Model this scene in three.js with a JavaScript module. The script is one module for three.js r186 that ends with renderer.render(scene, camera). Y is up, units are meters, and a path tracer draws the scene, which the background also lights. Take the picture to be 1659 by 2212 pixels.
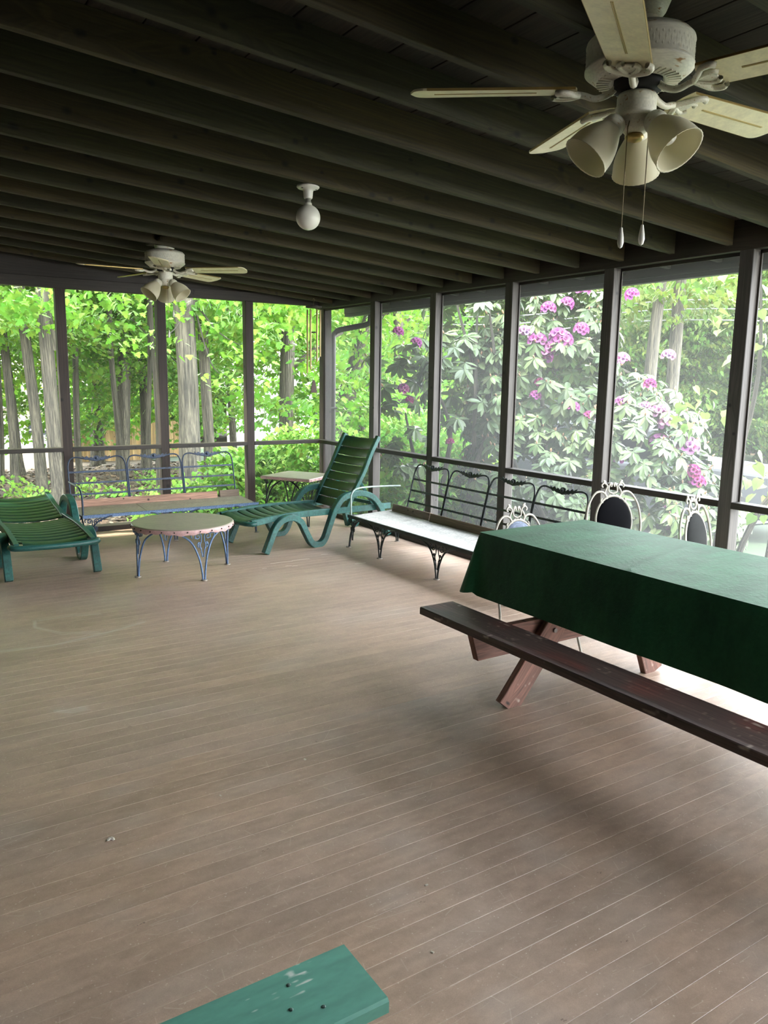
import * as THREE from 'three';
import { mergeGeometries, toCreasedNormals } from 'three/addons/utils/BufferGeometryUtils.js';
import { RoundedBoxGeometry } from 'three/addons/geometries/RoundedBoxGeometry.js';

// ---------- camera, sky, sun, exposure ----------
const scene = new THREE.Scene();
const camera = new THREE.PerspectiveCamera(66.28, 1659 / 2212, 0.05, 400);
camera.position.set(-4.3628, 1.5681, 8.1455);
camera.rotation.set(-0.1682, -0.5755, 0.0152, 'YXZ');
scene.add(camera);
const renderer = new THREE.WebGLRenderer({ antialias: true });
renderer.toneMapping = THREE.LinearToneMapping;
renderer.toneMappingExposure = 26.0;
renderer.shadowMap.enabled = true;
{
  const W = 64, H = 32, data = new Float32Array(W * H * 4);
  for (let j = 0; j < H; j++) {
    const e = Math.max(0, Math.sin(((j + 0.5) / H - 0.5) * Math.PI));
    for (let i = 0; i < W; i++) data.set([1.0 - 0.16 * e, 1.02 - 0.08 * e, 1.02 + 0.06 * e, 1], (j * W + i) * 4);
  }
  const sky = new THREE.DataTexture(data, W, H, THREE.RGBAFormat, THREE.FloatType);
  sky.mapping = THREE.EquirectangularReflectionMapping; sky.magFilter = THREE.LinearFilter; sky.needsUpdate = true;
  scene.background = sky;
}
const sun = new THREE.DirectionalLight(new THREE.Color(1, 0.94, 0.82), 0.9);
sun.name = 'sun'; sun.position.set(-11, 26, -4); sun.target.position.set(2, 0, 2);
sun.castShadow = true; sun.shadow.radius = 6; sun.shadow.mapSize.set(2048, 2048);
Object.assign(sun.shadow.camera, { left: -30, right: 30, top: 30, bottom: -30, near: 1, far: 90 });
scene.add(sun, sun.target);

// ---------- helpers ----------
const V3 = THREE.Vector3, PI = Math.PI;
const rng = (s) => () => { s = (s + 0x6d2b79f5) | 0; let t = Math.imul(s ^ (s >>> 15), 1 | s); t = (t + Math.imul(t ^ (t >>> 7), 61 | t)) ^ t; return ((t ^ (t >>> 14)) >>> 0) / 4294967296; };
const R0 = rng(7), rr = (a, b, r = R0) => a + (b - a) * r();
const lin = (r, g, b) => new THREE.Color().setRGB(r, g, b);
const v = (x, y, z) => new V3(x, y, z);
const taken = {};
const numbered = (n) => { const k = taken[n] = (taken[n] ?? -1) + 1; return k ? n + '_' + String(k).padStart(3, '0') : n; };
function plain(g) {
  g = g.index ? g.toNonIndexed() : g;
  for (const k of Object.keys(g.attributes)) if (!['position', 'normal', 'uv', 'color'].includes(k)) g.deleteAttribute(k);
  if (!g.attributes.normal) g.computeVertexNormals();
  if (!g.attributes.uv) g.setAttribute('uv', new THREE.BufferAttribute(new Float32Array(g.attributes.position.count * 2), 2));
  return g;
}
function merged(list) { list = [].concat(list); if (list.length === 1) return list[0]; return mergeGeometries(list.map(plain)); }
function mesh(name, geo, mat, parent) {
  const m = new THREE.Mesh(merged(geo), mat); m.name = name; m.castShadow = m.receiveShadow = true; parent.add(m); return m;
}
function thing(name, label, category, pos = [0, 0, 0], turn = 0, group) {
  const o = new THREE.Group(); o.name = numbered(name); o.position.set(...pos); o.rotation.y = turn;
  o.userData = { label, category }; if (group) o.userData.group = group; scene.add(o); return o;
}
function tag(m, label, category, group) { m.name = numbered(m.name); m.userData = { label, category }; if (group) m.userData.group = group; return m; }
function struct(name, geo, mat) { const m = mesh(name, geo, mat, scene); m.userData.kind = 'structure'; return m; }
function structGroup(name, label) { const o = new THREE.Group(); o.name = name; o.userData.kind = 'structure'; if (label) o.userData.label = label; scene.add(o); return o; }
const T = (g, x = 0, y = 0, z = 0, rx = 0, ry = 0, rz = 0, order = 'XYZ') => g.applyMatrix4(new THREE.Matrix4().compose(v(x, y, z), new THREE.Quaternion().setFromEuler(new THREE.Euler(rx, ry, rz, order)), v(1, 1, 1)));
const S = (g, x, y, z) => g.scale(x, y, z);
// a straight piece: profile [[y,z]...] counter-clockwise seen from +x, from x=0 to x=L; uv in metres with u along it
function prism(profile, L, ou = 0, ov = 0) {
  const n = profile.length, pos = [], nor = [], uv = []; let s = ov;
  for (let i = 0; i < n; i++) {
    const [y0, z0] = profile[i], [y1, z1] = profile[(i + 1) % n], d = Math.hypot(y1 - y0, z1 - z0) || 1e-9, ny = (z1 - z0) / d * -1, nz = (y1 - y0) / d;
    const q = [[0, y0, z0, 0, s], [L, y0, z0, L, s], [L, y1, z1, L, s + d], [0, y1, z1, 0, s + d]];
    for (const k of [0, 1, 2, 0, 2, 3]) { pos.push(q[k][0], q[k][1], q[k][2]); nor.push(0, -ny * -1, -nz * 1); uv.push(q[k][3] + ou, q[k][4]); }
    s += d;
  }
  const sh = profile.map(([y, z]) => new THREE.Vector2(y, z)), tri = THREE.ShapeUtils.triangulateShape(sh, []);
  for (const [x, f] of [[0, -1], [L, 1]]) for (const t of tri) for (const k of f > 0 ? t : [t[0], t[2], t[1]]) { pos.push(x, sh[k].x, sh[k].y); nor.push(f, 0, 0); uv.push(sh[k].x + ou, sh[k].y + ov); }
  const g = new THREE.BufferGeometry();
  g.setAttribute('position', new THREE.Float32BufferAttribute(pos, 3)); g.setAttribute('uv', new THREE.Float32BufferAttribute(uv, 2));
  g.computeVertexNormals();
  return g;
}
const rect = (h, w, c = 0.003) => [[-h / 2, -w / 2 + c], [-h / 2 + c, -w / 2], [h / 2 - c, -w / 2], [h / 2, -w / 2 + c], [h / 2, w / 2 - c], [h / 2 - c, w / 2], [-h / 2 + c, w / 2], [-h / 2, w / 2 - c]].reverse();
// a board L (x) by H (y) by W (z), centred
let boardCount = 0;
function board(L, H, W, c = 0.003) { boardCount++; return prism(rect(H, W, c), L, boardCount * 0.737, boardCount * 0.391).translate(-L / 2, 0, 0); }
const beamX = (x0, x1, y0, y1, z0, z1, c) => board(x1 - x0, y1 - y0, z1 - z0, c).translate((x0 + x1) / 2, (y0 + y1) / 2, (z0 + z1) / 2);
const beamY = (x0, x1, y0, y1, z0, z1, c) => T(board(y1 - y0, x1 - x0, z1 - z0, c), (x0 + x1) / 2, (y0 + y1) / 2, (z0 + z1) / 2, 0, 0, PI / 2);
const beamZ = (x0, x1, y0, y1, z0, z1, c) => T(board(z1 - z0, y1 - y0, x1 - x0, c), (x0 + x1) / 2, (y0 + y1) / 2, (z0 + z1) / 2, 0, PI / 2, 0);
// a board between two points, with its width direction near "side"
function boardAt(a, b, H, W, side = v(0, 1, 0), c = 0.003) {
  const d = b.clone().sub(a), L = d.length(); d.normalize();
  const z = d.clone().cross(side).normalize(), y = z.clone().cross(d).normalize();
  return board(L, H, W, c).applyMatrix4(new THREE.Matrix4().makeBasis(d, y, z).setPosition(a.clone().add(b).multiplyScalar(0.5)));
}
const curve = (pts, closed = false, tension = 0.5) => new THREE.CatmullRomCurve3(pts.map((p) => (p.isVector3 ? p : v(...p))), closed, 'catmullrom', tension);
const tube = (pts, r, seg = 24, rad = 6, closed = false) => new THREE.TubeGeometry(curve(pts, closed), seg, r, rad, closed);
const rod = (a, b, r, r2 = r, rad = 8) => { const A = v(...a), B = v(...b), d = B.clone().sub(A), g = new THREE.CylinderGeometry(r2, r, d.length(), rad, 1); return g.applyQuaternion(new THREE.Quaternion().setFromUnitVectors(v(0, 1, 0), d.clone().normalize())).translate(...A.add(B).multiplyScalar(0.5).toArray()); };
const lathe = (pts, seg = 32) => new THREE.LatheGeometry(pts.map(([x, y]) => new THREE.Vector2(x, y)), seg);
const ball = (r, x = 0, y = 0, z = 0, w = 12, h = 8) => new THREE.SphereGeometry(r, w, h).translate(x, y, z);
// spiral scroll in the xy plane, from the outer end inwards
function spiral(cx, cy, r0, r1, a0, turns, dir = 1, n = 18) { const p = []; for (let i = 0; i <= n; i++) { const t = i / n, a = a0 + dir * turns * 2 * PI * t, r = r0 + (r1 - r0) * t; p.push([cx + r * Math.cos(a), cy + r * Math.sin(a), 0]); } return p; }
function extrude(shape, depth, bevel = 0, seg = 1, curveSegments = 6) { return new THREE.ExtrudeGeometry(shape, { depth, bevelEnabled: bevel > 0, bevelThickness: bevel, bevelSize: bevel, bevelSegments: seg, curveSegments }); }
const shapeOf = (pts) => new THREE.Shape(pts.map(([x, y]) => new THREE.Vector2(x, y)));
// an even ribbon along a plane curve: outline offset to both sides, extruded along z
function ribbon(pts, t, depth, n = 60, bevel = 0.004) {
  const c = new THREE.CatmullRomCurve3(pts.map(([x, y]) => v(x, y, 0)), false, 'centripetal'), L = [], Rr = [];
  for (let i = 0; i <= n; i++) { const p = c.getPoint(i / n), d = c.getTangent(i / n), w = typeof t === 'function' ? t(i / n) : t; L.push([p.x - d.y * w / 2, p.y + d.x * w / 2]); Rr.push([p.x + d.y * w / 2, p.y - d.x * w / 2]); }
  return extrude(shapeOf(L.concat(Rr.reverse())), depth, bevel);
}

// ---------- noise and textures ----------
function lattice(seed, n = 256) { const r = rng(seed), a = new Float32Array(n * n).map(() => r()); return (x, y, px = n, py = n) => { const x0 = Math.floor(x), y0 = Math.floor(y), fx = x - x0, fy = y - y0, u = fx * fx * (3 - 2 * fx), w = fy * fy * (3 - 2 * fy); const m = (k, p) => ((k % p) + p) % p, g = (i, j) => a[(m(j, py) % n) * n + (m(i, px) % n)]; return (g(x0, y0) * (1 - u) + g(x0 + 1, y0) * u) * (1 - w) + (g(x0, y0 + 1) * (1 - u) + g(x0 + 1, y0 + 1) * u) * w; }; }
const noise = lattice(11);
function tex(w, h, fn, srgb = true) {
  const d = new Uint8Array(w * h * 4);
  for (let y = 0, o = 0; y < h; y++) for (let x = 0; x < w; x++, o += 4) { const c = fn(x / w, y / h, x, y); d[o] = Math.max(0, Math.min(255, c[0])); d[o + 1] = Math.max(0, Math.min(255, c[1])); d[o + 2] = Math.max(0, Math.min(255, c[2])); d[o + 3] = 255; }
  const t = new THREE.DataTexture(d, w, h); t.magFilter = THREE.LinearFilter; t.wrapS = t.wrapT = THREE.RepeatWrapping; if (srgb) t.colorSpace = THREE.SRGBColorSpace; t.needsUpdate = true; return t;
}
// wood: grain along u, knots; factor about 1
function woodFactor(seed, knots) {
  const r = rng(seed), ks = Array.from({ length: knots }, () => [r(), r(), rr(0.010, 0.022, r), r()]);
  return (u, w) => {
    let bend = 0, dark = 0;
    for (const [ku, kv, ks_, kr] of ks) { let du = u - ku, dv = w - kv; du -= Math.round(du); dv -= Math.round(dv); const d2 = (du * 4) ** 2 / 9 + dv * dv; bend += 0.05 * Math.exp(-d2 * 90) * (dv > 0 ? 1 : -1); const q = Math.hypot(du * 4, dv) / ks_; dark = Math.max(dark, 1.25 - q * 0.55); }
    const g = noise(u * 8 + seed, (w + bend) * 90, 8, 90) * 0.5 + noise(u * 24, (w + bend) * 220 + seed, 24, 220) * 0.3 + noise(u * 3, w * 6 + seed * 3, 3, 6) * 0.5;
    return (0.52 + 0.75 * g) * (1 - 0.7 * Math.max(0, Math.min(1, dark)));
  };
}
function woodTex(rgb, seed, knots = 9, w = 1024, h = 256) { const f = woodFactor(seed, knots); return tex(w, h, (u, y) => { const k = f(u, y); return [rgb[0] * k, rgb[1] * k, rgb[2] * k]; }); }
const rep = (t, u, w) => { t.repeat.set(u, w); return t; };   // maps uv in metres: one tile per 1/u metres
const std = (o) => new THREE.MeshStandardMaterial(o), phy = (o) => new THREE.MeshPhysicalMaterial(o);
const speckle = (rgb, amp, seed, w = 256) => tex(w, w, (x, y) => { const k = 1 + amp * (noise(x * 24 + seed, y * 24, 24, 24) - 0.5) + amp * 0.8 * (noise(x * 90, y * 90 + seed, 90, 90) - 0.5) + amp * 0.9 * (noise(x * 5 + seed, y * 5, 5, 5) - 0.5); return [rgb[0] * k, rgb[1] * k, rgb[2] * k]; });

const woodBump = tex(512, 256, (u, w) => { const k = 255 * (0.35 + 0.4 * noise(u * 6, w * 70, 6, 70) + 0.25 * noise(u * 20, w * 160, 20, 160)); return [k, k, k]; }, false);
rep(woodBump, 0.5, 1.6);
const M = {};
M.rafters = [[[52, 45, 20], 3], [[44, 43, 19], 73], [[58, 45, 20], 79]].map(([c, s]) => std({ map: rep(woodTex(c, s, 18, 2048, 256), 1 / 2.4, 1 / 0.45), bumpMap: woodBump, bumpScale: 0.0015, roughness: 0.75 })); M.rafter = M.rafters[0];
M.deck = std({ map: rep(woodTex([46, 37, 29], 5, 12), 0.5, 1.2), bumpMap: woodBump, bumpScale: 0.002, roughness: 0.85 });
M.post = std({ map: rep(woodTex([64, 60, 56], 9, 8), 0.5, 2), bumpMap: woodBump, bumpScale: 0.001, roughness: 0.62 });
M.trim = std({ map: rep(woodTex([40, 34, 27], 13, 8), 0.5, 2), bumpMap: woodBump, bumpScale: 0.001, roughness: 0.6 });
M.postFar = std({ map: rep(woodTex([50, 41, 36], 29, 8), 0.5, 2), bumpMap: woodBump, bumpScale: 0.001, roughness: 0.7 });
M.pink = std({ map: rep(woodTex([168, 130, 110], 17, 7), 0.7, 3), bumpMap: woodBump, bumpScale: 0.0006, roughness: 0.7 });
M.greyWood = std({ map: rep(woodTex([116, 102, 88], 19, 3), 0.9, 3), bumpMap: woodBump, bumpScale: 0.0008, roughness: 0.8 });
M.brownWood = std({ map: rep(woodTex([92, 75, 56], 23, 5), 0.7, 3), bumpMap: woodBump, bumpScale: 0.0008, roughness: 0.75 });
M.screen = phy({ color: lin(0.22, 0.225, 0.22), roughness: 1, transmission: 0.55, thickness: 0, transparent: true, opacity: 0.12, side: THREE.DoubleSide });
M.screenClear = phy({ color: lin(0.18, 0.19, 0.18), roughness: 1, transmission: 0.5, thickness: 0, transparent: true, opacity: 0.045, side: THREE.DoubleSide });
M.dark = std({ color: lin(0.012, 0.012, 0.012), roughness: 0.8 });
// ---------- floor ----------
const XL = -4.8, ZB = 8.383, PW = 0.083, NP = 101;
function floorCanvas(xm, zm, px, pz, z0, seed, tile) {
  const c = document.createElement('canvas'); c.width = px; c.height = pz; const g = c.getContext('2d'), im = g.createImageData(px, pz), d = im.data, r = rng(seed), nk = Math.round(zm / PW);
  const grit = new Float32Array(65536).map(() => r());
  const tone = Array.from({ length: nk + 1 }, () => rr(0.97, 1.03, r));
  for (let y = 0, o = 0; y < pz; y++) { const z = y / pz * zm, k = Math.floor(z / PW), t = tone[k % nk]; for (let x = 0; x < px; x++, o += 4) {
    const u = x / px, w = y / pz;
    const f = t * (0.90 + 0.08 * noise(u * 5 + seed, w * 9, 5, 9) + 0.10 * noise(u * 40, w * 120 + k, 40, 120) + 0.04 * noise(u * 230, w * 230, 230, 230) + 0.09 * (grit[(y * 37 + (x >> 1)) & 65535] - 0.5) + 0.03), m = noise(u * 7 + 3, w * 7 + seed, 7, 7), dust = Math.max(0, noise(u * 13, w * 20 + seed * 2, 13, 20) - 0.45) * 0.5;
    d[o] = (156 + 8 * m) * f * (1 - dust) + 178 * dust; d[o + 1] = (135 + 4 * m) * f * (1 - dust) + 168 * dust; d[o + 2] = (120 - 1 * m) * f * (1 - dust) + 160 * dust; d[o + 3] = 255;
  } }
  g.putImageData(im, 0, 0);
  const X = (x) => (x - XL) / xm * px, Z = (z) => (z - z0) / zm * pz, P1 = px / xm;
  const stroke = (pts, w, col) => { g.strokeStyle = col; g.lineWidth = Math.max(0.5, w * P1); g.lineCap = 'round'; g.beginPath(); pts.forEach(([x, z], i) => (i ? g.lineTo(X(x), Z(z)) : g.moveTo(X(x), Z(z)))); g.stroke(); };
  // pale worn arrises along the joints
  for (let k = 0; k <= nk; k++) for (let x = XL; x < XL + xm;) { const L = rr(0.1, 1.2, r), a = r() < 0.55 ? rr(0.15, 0.5, r) : 0.08; stroke([[x, z0 + k * PW], [x + L, z0 + k * PW]], rr(0.002, 0.0036, r), `rgba(218,202,184,${a})`); x += L; }
  const area = xm * zm;
  for (let i = 0; i < area * 260; i++) { const x = XL + r() * xm, z = z0 + r() * zm, a = rr(-0.5, 0.5, r) * (r() < 0.6 ? 0.3 : 3), L = rr(0.005, 0.05, r) * (r() < 0.1 ? 3 : 1); stroke([[x, z], [x + L * Math.cos(a), z + L * Math.sin(a)]], rr(0.001, 0.0024, r), `rgba(214,202,186,${rr(0.08, 0.45, r)})`); }
  for (let i = 0; i < area * 700; i++) { const x = XL + r() * xm, z = z0 + r() * zm, s = rr(0.001, 0.0034, r); g.fillStyle = `rgba(222,212,198,${rr(0.15, 0.7, r)})`; g.fillRect(X(x), Z(z), s * P1 + 0.4, s * P1 + 0.4); }
  for (let i = 0; i < area * 2.5; i++) { const x = XL + r() * xm, z = z0 + r() * zm; g.fillStyle = `rgba(62,46,42,${rr(0.2, 0.5, r)})`; for (let k = 0; k < 4; k++) g.fillRect(X(x + rr(-0.01, 0.01, r)), Z(z + rr(-0.005, 0.005, r)), rr(0.002, 0.008, r) * P1, rr(0.002, 0.004, r) * P1); }
  if (!tile) {   // chalky scuffs and bare chips where the photograph has them
    const scuff = (pts, w, a) => { for (let k = 0; k < 26; k++) { const j = rr(-w, w, r); stroke(pts.map(([x, z]) => [x + rr(-0.01, 0.01, r), z + j + rr(-0.012, 0.012, r)]), rr(0.003, 0.012, r), `rgba(196,192,186,${a * rr(0.4, 1, r)})`); } };
    scuff([[-4.1, 3.38], [-3.86, 3.36], [-3.6, 3.4], [-3.26, 3.32], [-3.0, 3.22]], 0.03, 0.11);
    scuff([[-3.6, 2.86], [-3.62, 3.0], [-3.5, 3.2], [-3.3, 3.3]], 0.03, 0.08);
    scuff([[-3.58, 2.85], [-3.38, 2.84], [-3.2, 2.9]], 0.03, 0.09);
    scuff([[-3.75, 4.38], [-3.69, 4.42], [-3.62, 4.42]], 0.035, 0.14);
    scuff([[-4.4, 3.0], [-3.9, 2.95], [-3.7, 3.05]], 0.05, 0.05);
    for (const [x, z, L] of [[-1.62, 2.158, 0.2], [-1.41, 2.145, 0.16], [-1.08, 2.06, 0.06], [-1.0, 2.52, 0.1], [-1.55, 2.3, 0.05], [-1.5, 2.33, 0.04], [-1.75, 2.28, 0.03]]) stroke([[x, z], [x + L * 0.5, z - 0.004], [x + L, z + 0.004]], 0.011, 'rgba(226,218,206,0.9)');
  }
  const t = new THREE.CanvasTexture(c); t.colorSpace = THREE.SRGBColorSpace; t.wrapS = t.wrapT = THREE.RepeatWrapping; t.magFilter = THREE.LinearFilter; return t;
}
const ZSPLIT = 62 * PW;
M.floorFar = phy({ map: floorCanvas(4.8, ZSPLIT, 2048, 2048, 0, 31, false), roughness: 0.44, bumpMap: rep(speckle([128, 128, 128], 0.9, 4, 256), 2, 2), bumpScale: 0.0006 });
M.floorNear = phy({ map: floorCanvas(2.4, 29 * PW, 2048, 2048, ZSPLIT, 37, true), roughness: 0.46, bumpMap: M.floorFar.bumpMap, bumpScale: 0.0006 });
M.floorFar.bumpMap.colorSpace = '';
{
  const floor = structGroup('floor', 'brown painted narrow floorboards of the porch');
  for (let k = 0; k < NP; k++) {
    const z = (k + 0.5) * PW, near = k >= 62, g = board(4.8, 0.022, PW - 0.0006, 0.0008).translate(-2.4, -0.011, z), p = g.attributes.position, uv = g.attributes.uv;
    for (let i = 0; i < p.count; i++) near ? uv.setXY(i, (p.getX(i) - XL) / 2.4, -(p.getZ(i) - ZSPLIT) / (29 * PW)) : uv.setXY(i, (p.getX(i) - XL) / 4.8, 1 - p.getZ(i) / ZSPLIT);
    mesh('floorboard', g, near ? M.floorNear : M.floorFar, floor);
  }
  mesh('subfloor', new THREE.BoxGeometry(5.0, 0.16, 8.65).translate(-2.35, -0.105, 4.2), M.deck, floor);
  mesh('skirt_board', [beamX(XL, 0.12, -0.5, -0.03, -0.14, -0.12), beamZ(0.12, 0.14, -0.5, -0.03, -0.14, 8.5)], M.trim, floor);
}
// ---------- walls: posts, rails, headers, screens ----------
const POST = 0.09, HB = 2.374, HR = 2.344;
const farPosts = [-4.75, -3.79, -2.833, -1.866, -0.902];
const rightPosts = [1.103, 2.14, 3.168, 4.2, 5.232, 6.262, 7.292];
function screenPane(a, b, y0, y1, mat, parent) { const d = b.clone().sub(a), L = d.length(), g = new THREE.BoxGeometry(L, y1 - y0, 0.001); g.rotateY(Math.atan2(-d.z, d.x)); g.translate((a.x + b.x) / 2, (y0 + y1) / 2, (a.z + b.z) / 2); return mesh('screen', g, mat, parent); }
{
  const w = structGroup('wall_far', 'screened far wall of brown posts, rail and header');
  for (const x of farPosts) mesh('post', beamY(x, x + POST, 0.05, HB, -POST, 0), M.postFar, w);
  mesh('corner_post', beamY(0.055, 0.16, 0, HB, -0.1, 0.0), M.postFar, w);
  const xs = [...farPosts, 0.055];
  for (let i = 0; i < xs.length - 1; i++) {
    mesh('rail', beamX(xs[i] + POST, xs[i + 1], 0.814, 0.855, -0.086, 0.004), M.trim, w);
    screenPane(v(xs[i] + POST, 0, -0.078), v(xs[i + 1], 0, -0.078), 0.855, HB, M.screenClear, w);
    screenPane(v(xs[i] + POST, 0, -0.078), v(xs[i + 1], 0, -0.078), 0.05, 0.814, M.screenClear, w);
  }
  mesh('header', beamX(XL, 0.1, HB, 2.471, -0.1, 0.0), M.trim, w);
  mesh('sill_plate', beamX(XL, 0.1, 0, 0.05, -0.1, 0.04), M.trim, w);
  const gs = shapeOf([[XL, 2.471], [0.5, 2.471], [0.5, 2.50], [0, 2.535], [XL, 2.885]]);
  mesh('gable_board', extrude(gs, 0.03).translate(0, 0, -0.085), M.trim, w);
}
{
  const w = structGroup('wall_right', 'long screened wall of brown posts, rail and header');
  for (const z of rightPosts) mesh('post', beamY(0, POST, 0.05, HR, z, z + POST), M.post, w);
  const zs = [-0.1 + 0.01, ...rightPosts, ZB];
  for (let i = 0; i < zs.length - 1; i++) {
    const a = zs[i] + POST, b = zs[i + 1];
    mesh('rail', beamZ(-0.004, 0.086, 0.814, 0.855, a, b), M.trim, w);
    screenPane(v(0.078, 0, a), v(0.078, 0, b), 0.855, HR, M.screen, w);
    screenPane(v(0.078, 0, a), v(0.078, 0, b), 0.05, 0.814, M.screen, w);
    mesh('batten', [beamZ(0.066, 0.077, HR - 0.02, HR, a, b, 0.001), beamY(0.066, 0.077, 0.855, HR, a, a + 0.012, 0.001), beamY(0.066, 0.077, 0.855, HR, b - 0.012, b, 0.001)], M.trim, w);
  }
  mesh('header', beamZ(0, 0.1, HR, 2.54, -0.1, ZB + 0.1), M.trim, w);
  mesh('sill_plate', beamZ(-0.03, 0.1, 0, 0.05, 0, ZB), M.trim, w);
}
{
  const w = structGroup('wall_back', 'house wall behind, with two screened bays beside it');
  mesh('sheathing', new THREE.BoxGeometry(2.9, 3.6, 0.14).translate(-3.35, 1.3, ZB + 0.09), M.trim, w);
  for (let k = 0; k < 17; k++) mesh('lap_board', T(board(2.9, 0.19, 0.014, 0.002), -3.35, 0.1 + k * 0.165, ZB + 0.012), M.trim, w);
  const xs = [-1.9, -0.97, -0.05];
  for (const x of xs) mesh('post', beamY(x, x + POST, 0, HB, ZB, ZB + POST), M.post, w);
  mesh('header', beamX(-1.9, 0.1, HB, 2.471, ZB, ZB + 0.1), M.trim, w);
  for (let i = 0; i < xs.length - 1; i++) { mesh('rail', beamX(xs[i] + POST, xs[i + 1], 0.814, 0.855, ZB, ZB + 0.09), M.trim, w); screenPane(v(xs[i] + POST, 0, ZB + 0.08), v(xs[i + 1], 0, ZB + 0.08), 0.855, HB, M.screenClear, w); screenPane(v(xs[i] + POST, 0, ZB + 0.08), v(xs[i + 1], 0, ZB + 0.08), 0.02, 0.814, M.screenClear, w); }
  mesh('gable_board', extrude(shapeOf([[-1.9, 2.471], [0.5, 2.471], [0.5, 2.50], [0, 2.535], [-1.9, 2.674]]), 0.03).translate(0, 0, ZB + 0.05), M.trim, w);
}
{
  const w = structGroup('wall_left', 'house wall of painted lap boards');
  mesh('sheathing', new THREE.BoxGeometry(0.14, 3.6, 8.7).translate(XL - 0.09, 1.3, 4.2), M.trim, w);
  for (let k = 0; k < 17; k++) mesh('lap_board', T(board(8.5, 0.19, 0.014, 0.002), XL - 0.012, 0.1 + k * 0.165, 4.2, 0, PI / 2, 0), M.trim, w);
}
// ---------- roof: rafters under a plank deck, falling towards the long screened wall ----------
const SL = 0.0729, TH = Math.atan(SL), YR = 2.381;
const rafterY = (x) => YR - SL * x;
{
  const c = structGroup('ceiling', 'open ceiling of dark stained rafters and roof boards');
  for (let k = 0; k < 21; k++) {
    const z = 0.2647 + 0.4064 * k, L = 4.8 / Math.cos(TH);
    const r = prism(rect(0.14, 0.038, 0.002), L, k * 0.613, k * 0.29).translate(-L, 0.07, 0);
    mesh('rafter', T(r, 0.005, YR, z + 0.019, 0, 0, -TH), M.rafters[(k * 7 + (k >> 1)) % 3], c);
    const t = prism(rect(0.11, 0.038, 0.002), 0.42, k * 0.4, k * 0.2).translate(0, 0.085, 0);
    mesh('rafter_tail', T(t, 0.1, YR - SL * 0.1, z + 0.019, 0, 0, -TH), M.post, c);
  }
  const n = 28, wd = 5.32 / n;
  for (let k = 0; k < n; k++) mesh('roof_board', T(board(8.75, 0.018, wd - 0.004, 0.002).rotateY(PI / 2), 0, YR, 4.16, 0, 0, 0).translate(0, 0, 0).applyMatrix4(new THREE.Matrix4().makeTranslation(0, -YR, 0)).applyMatrix4(new THREE.Matrix4().makeTranslation(0.5 - (k + 0.5) * wd, 0.149, 0)).applyMatrix4(new THREE.Matrix4().makeRotationZ(-TH)).translate(0, YR, 0), M.deck, c);
  mesh('roof_covering', T(new THREE.BoxGeometry(5.42, 0.03, 8.95).translate(-2.24, 0.176, 4.16), 0, YR, 0, 0, 0, -TH), M.dark, c);
  mesh('fascia', beamZ(0.5, 0.52, 2.33, 2.47, -0.3, 8.6), M.trim, c);
}
// ---------- gutter and downspout outside ----------
{
  const t = thing('gutter', 'brown metal eave gutter above the long screened wall', 'gutter', [0.526, 2.30, -0.33]);
  const pr = [[0.11, 0], [0.0, 0.0], [0.0, 0.06], [0.06, 0.10], [0.11, 0.10], [0.11, 0.096], [0.062, 0.096], [0.004, 0.058], [0.004, 0.004], [0.11, 0.004]].map(([y, x]) => [y, x]);
  M.gutter = std({ color: lin(0.022, 0.019, 0.016), roughness: 0.5, metalness: 0.2 });
  const g = prism(pr, 8.9); g.rotateY(-PI / 2); g.scale(1, 1, 1); const p = g.attributes.position; for (let i = 0; i < p.count; i++) p.setX(i, Math.abs(p.getX(i)));
  g.computeVertexNormals(); mesh('trough', g, std({ color: M.gutter.color, roughness: 0.5, metalness: 0.2, side: THREE.DoubleSide }), t);
  mesh('end_cap', new THREE.BoxGeometry(0.1, 0.11, 0.004).translate(0.05, 0.055, 0), M.gutter, t);
  const d = thing('downspout', 'brown bent downspout beside the corner post', 'downspout', [0, 0, 0]);
  mesh('pipe', tube([[0.566, 2.297, 0.2], [0.56, 2.24, 0.2], [0.54, 2.19, 0.17], [0.40, 2.15, 0.0], [0.31, 2.12, -0.12], [0.275, 2.06, -0.16], [0.272, 1.9, -0.16], [0.272, 0.6, -0.16], [0.272, -0.4, -0.16]], 0.033, 60, 8), M.gutter, d);
  mesh('strap', beamX(0.16, 0.31, 1.2, 1.225, -0.2, -0.12), M.gutter, d);
}
// ---------- wrought-iron furniture ----------
M.blueIron = std({ map: rep(speckle([48, 62, 84], 0.5, 5), 6, 6), roughness: 0.5, metalness: 0.1 });
M.paleBlue = std({ map: rep(speckle([88, 112, 146], 0.35, 6), 6, 6), roughness: 0.5 });
M.darkIron = std({ map: rep(speckle([24, 32, 34], 0.6, 8), 6, 6), roughness: 0.42, metalness: 0.15 });
M.whiteIron = std({ map: rep(speckle([160, 155, 143], 0.16, 9), 8, 8), roughness: 0.5 });
M.footIron = std({ color: lin(0.28, 0.25, 0.21), roughness: 0.6 });
M.seatGrey = std({ map: rep(speckle([204, 202, 196], 0.16, 12), 3, 3), roughness: 0.55 });
M.seatOlive = std({ map: rep(speckle([138, 131, 114], 0.16, 15), 3, 3), roughness: 0.5 });
M.vinyl = phy({ map: rep(speckle([148, 138, 124], 0.08, 21), 2, 2), roughness: 0.36, specularIntensity: 1 });
M.vinylEdge = phy({ map: rep(speckle([196, 160, 158], 0.16, 22), 4, 4), roughness: 0.42 });
M.tack = std({ color: lin(0.03, 0.025, 0.02), roughness: 0.4, metalness: 0.6 });
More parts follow.
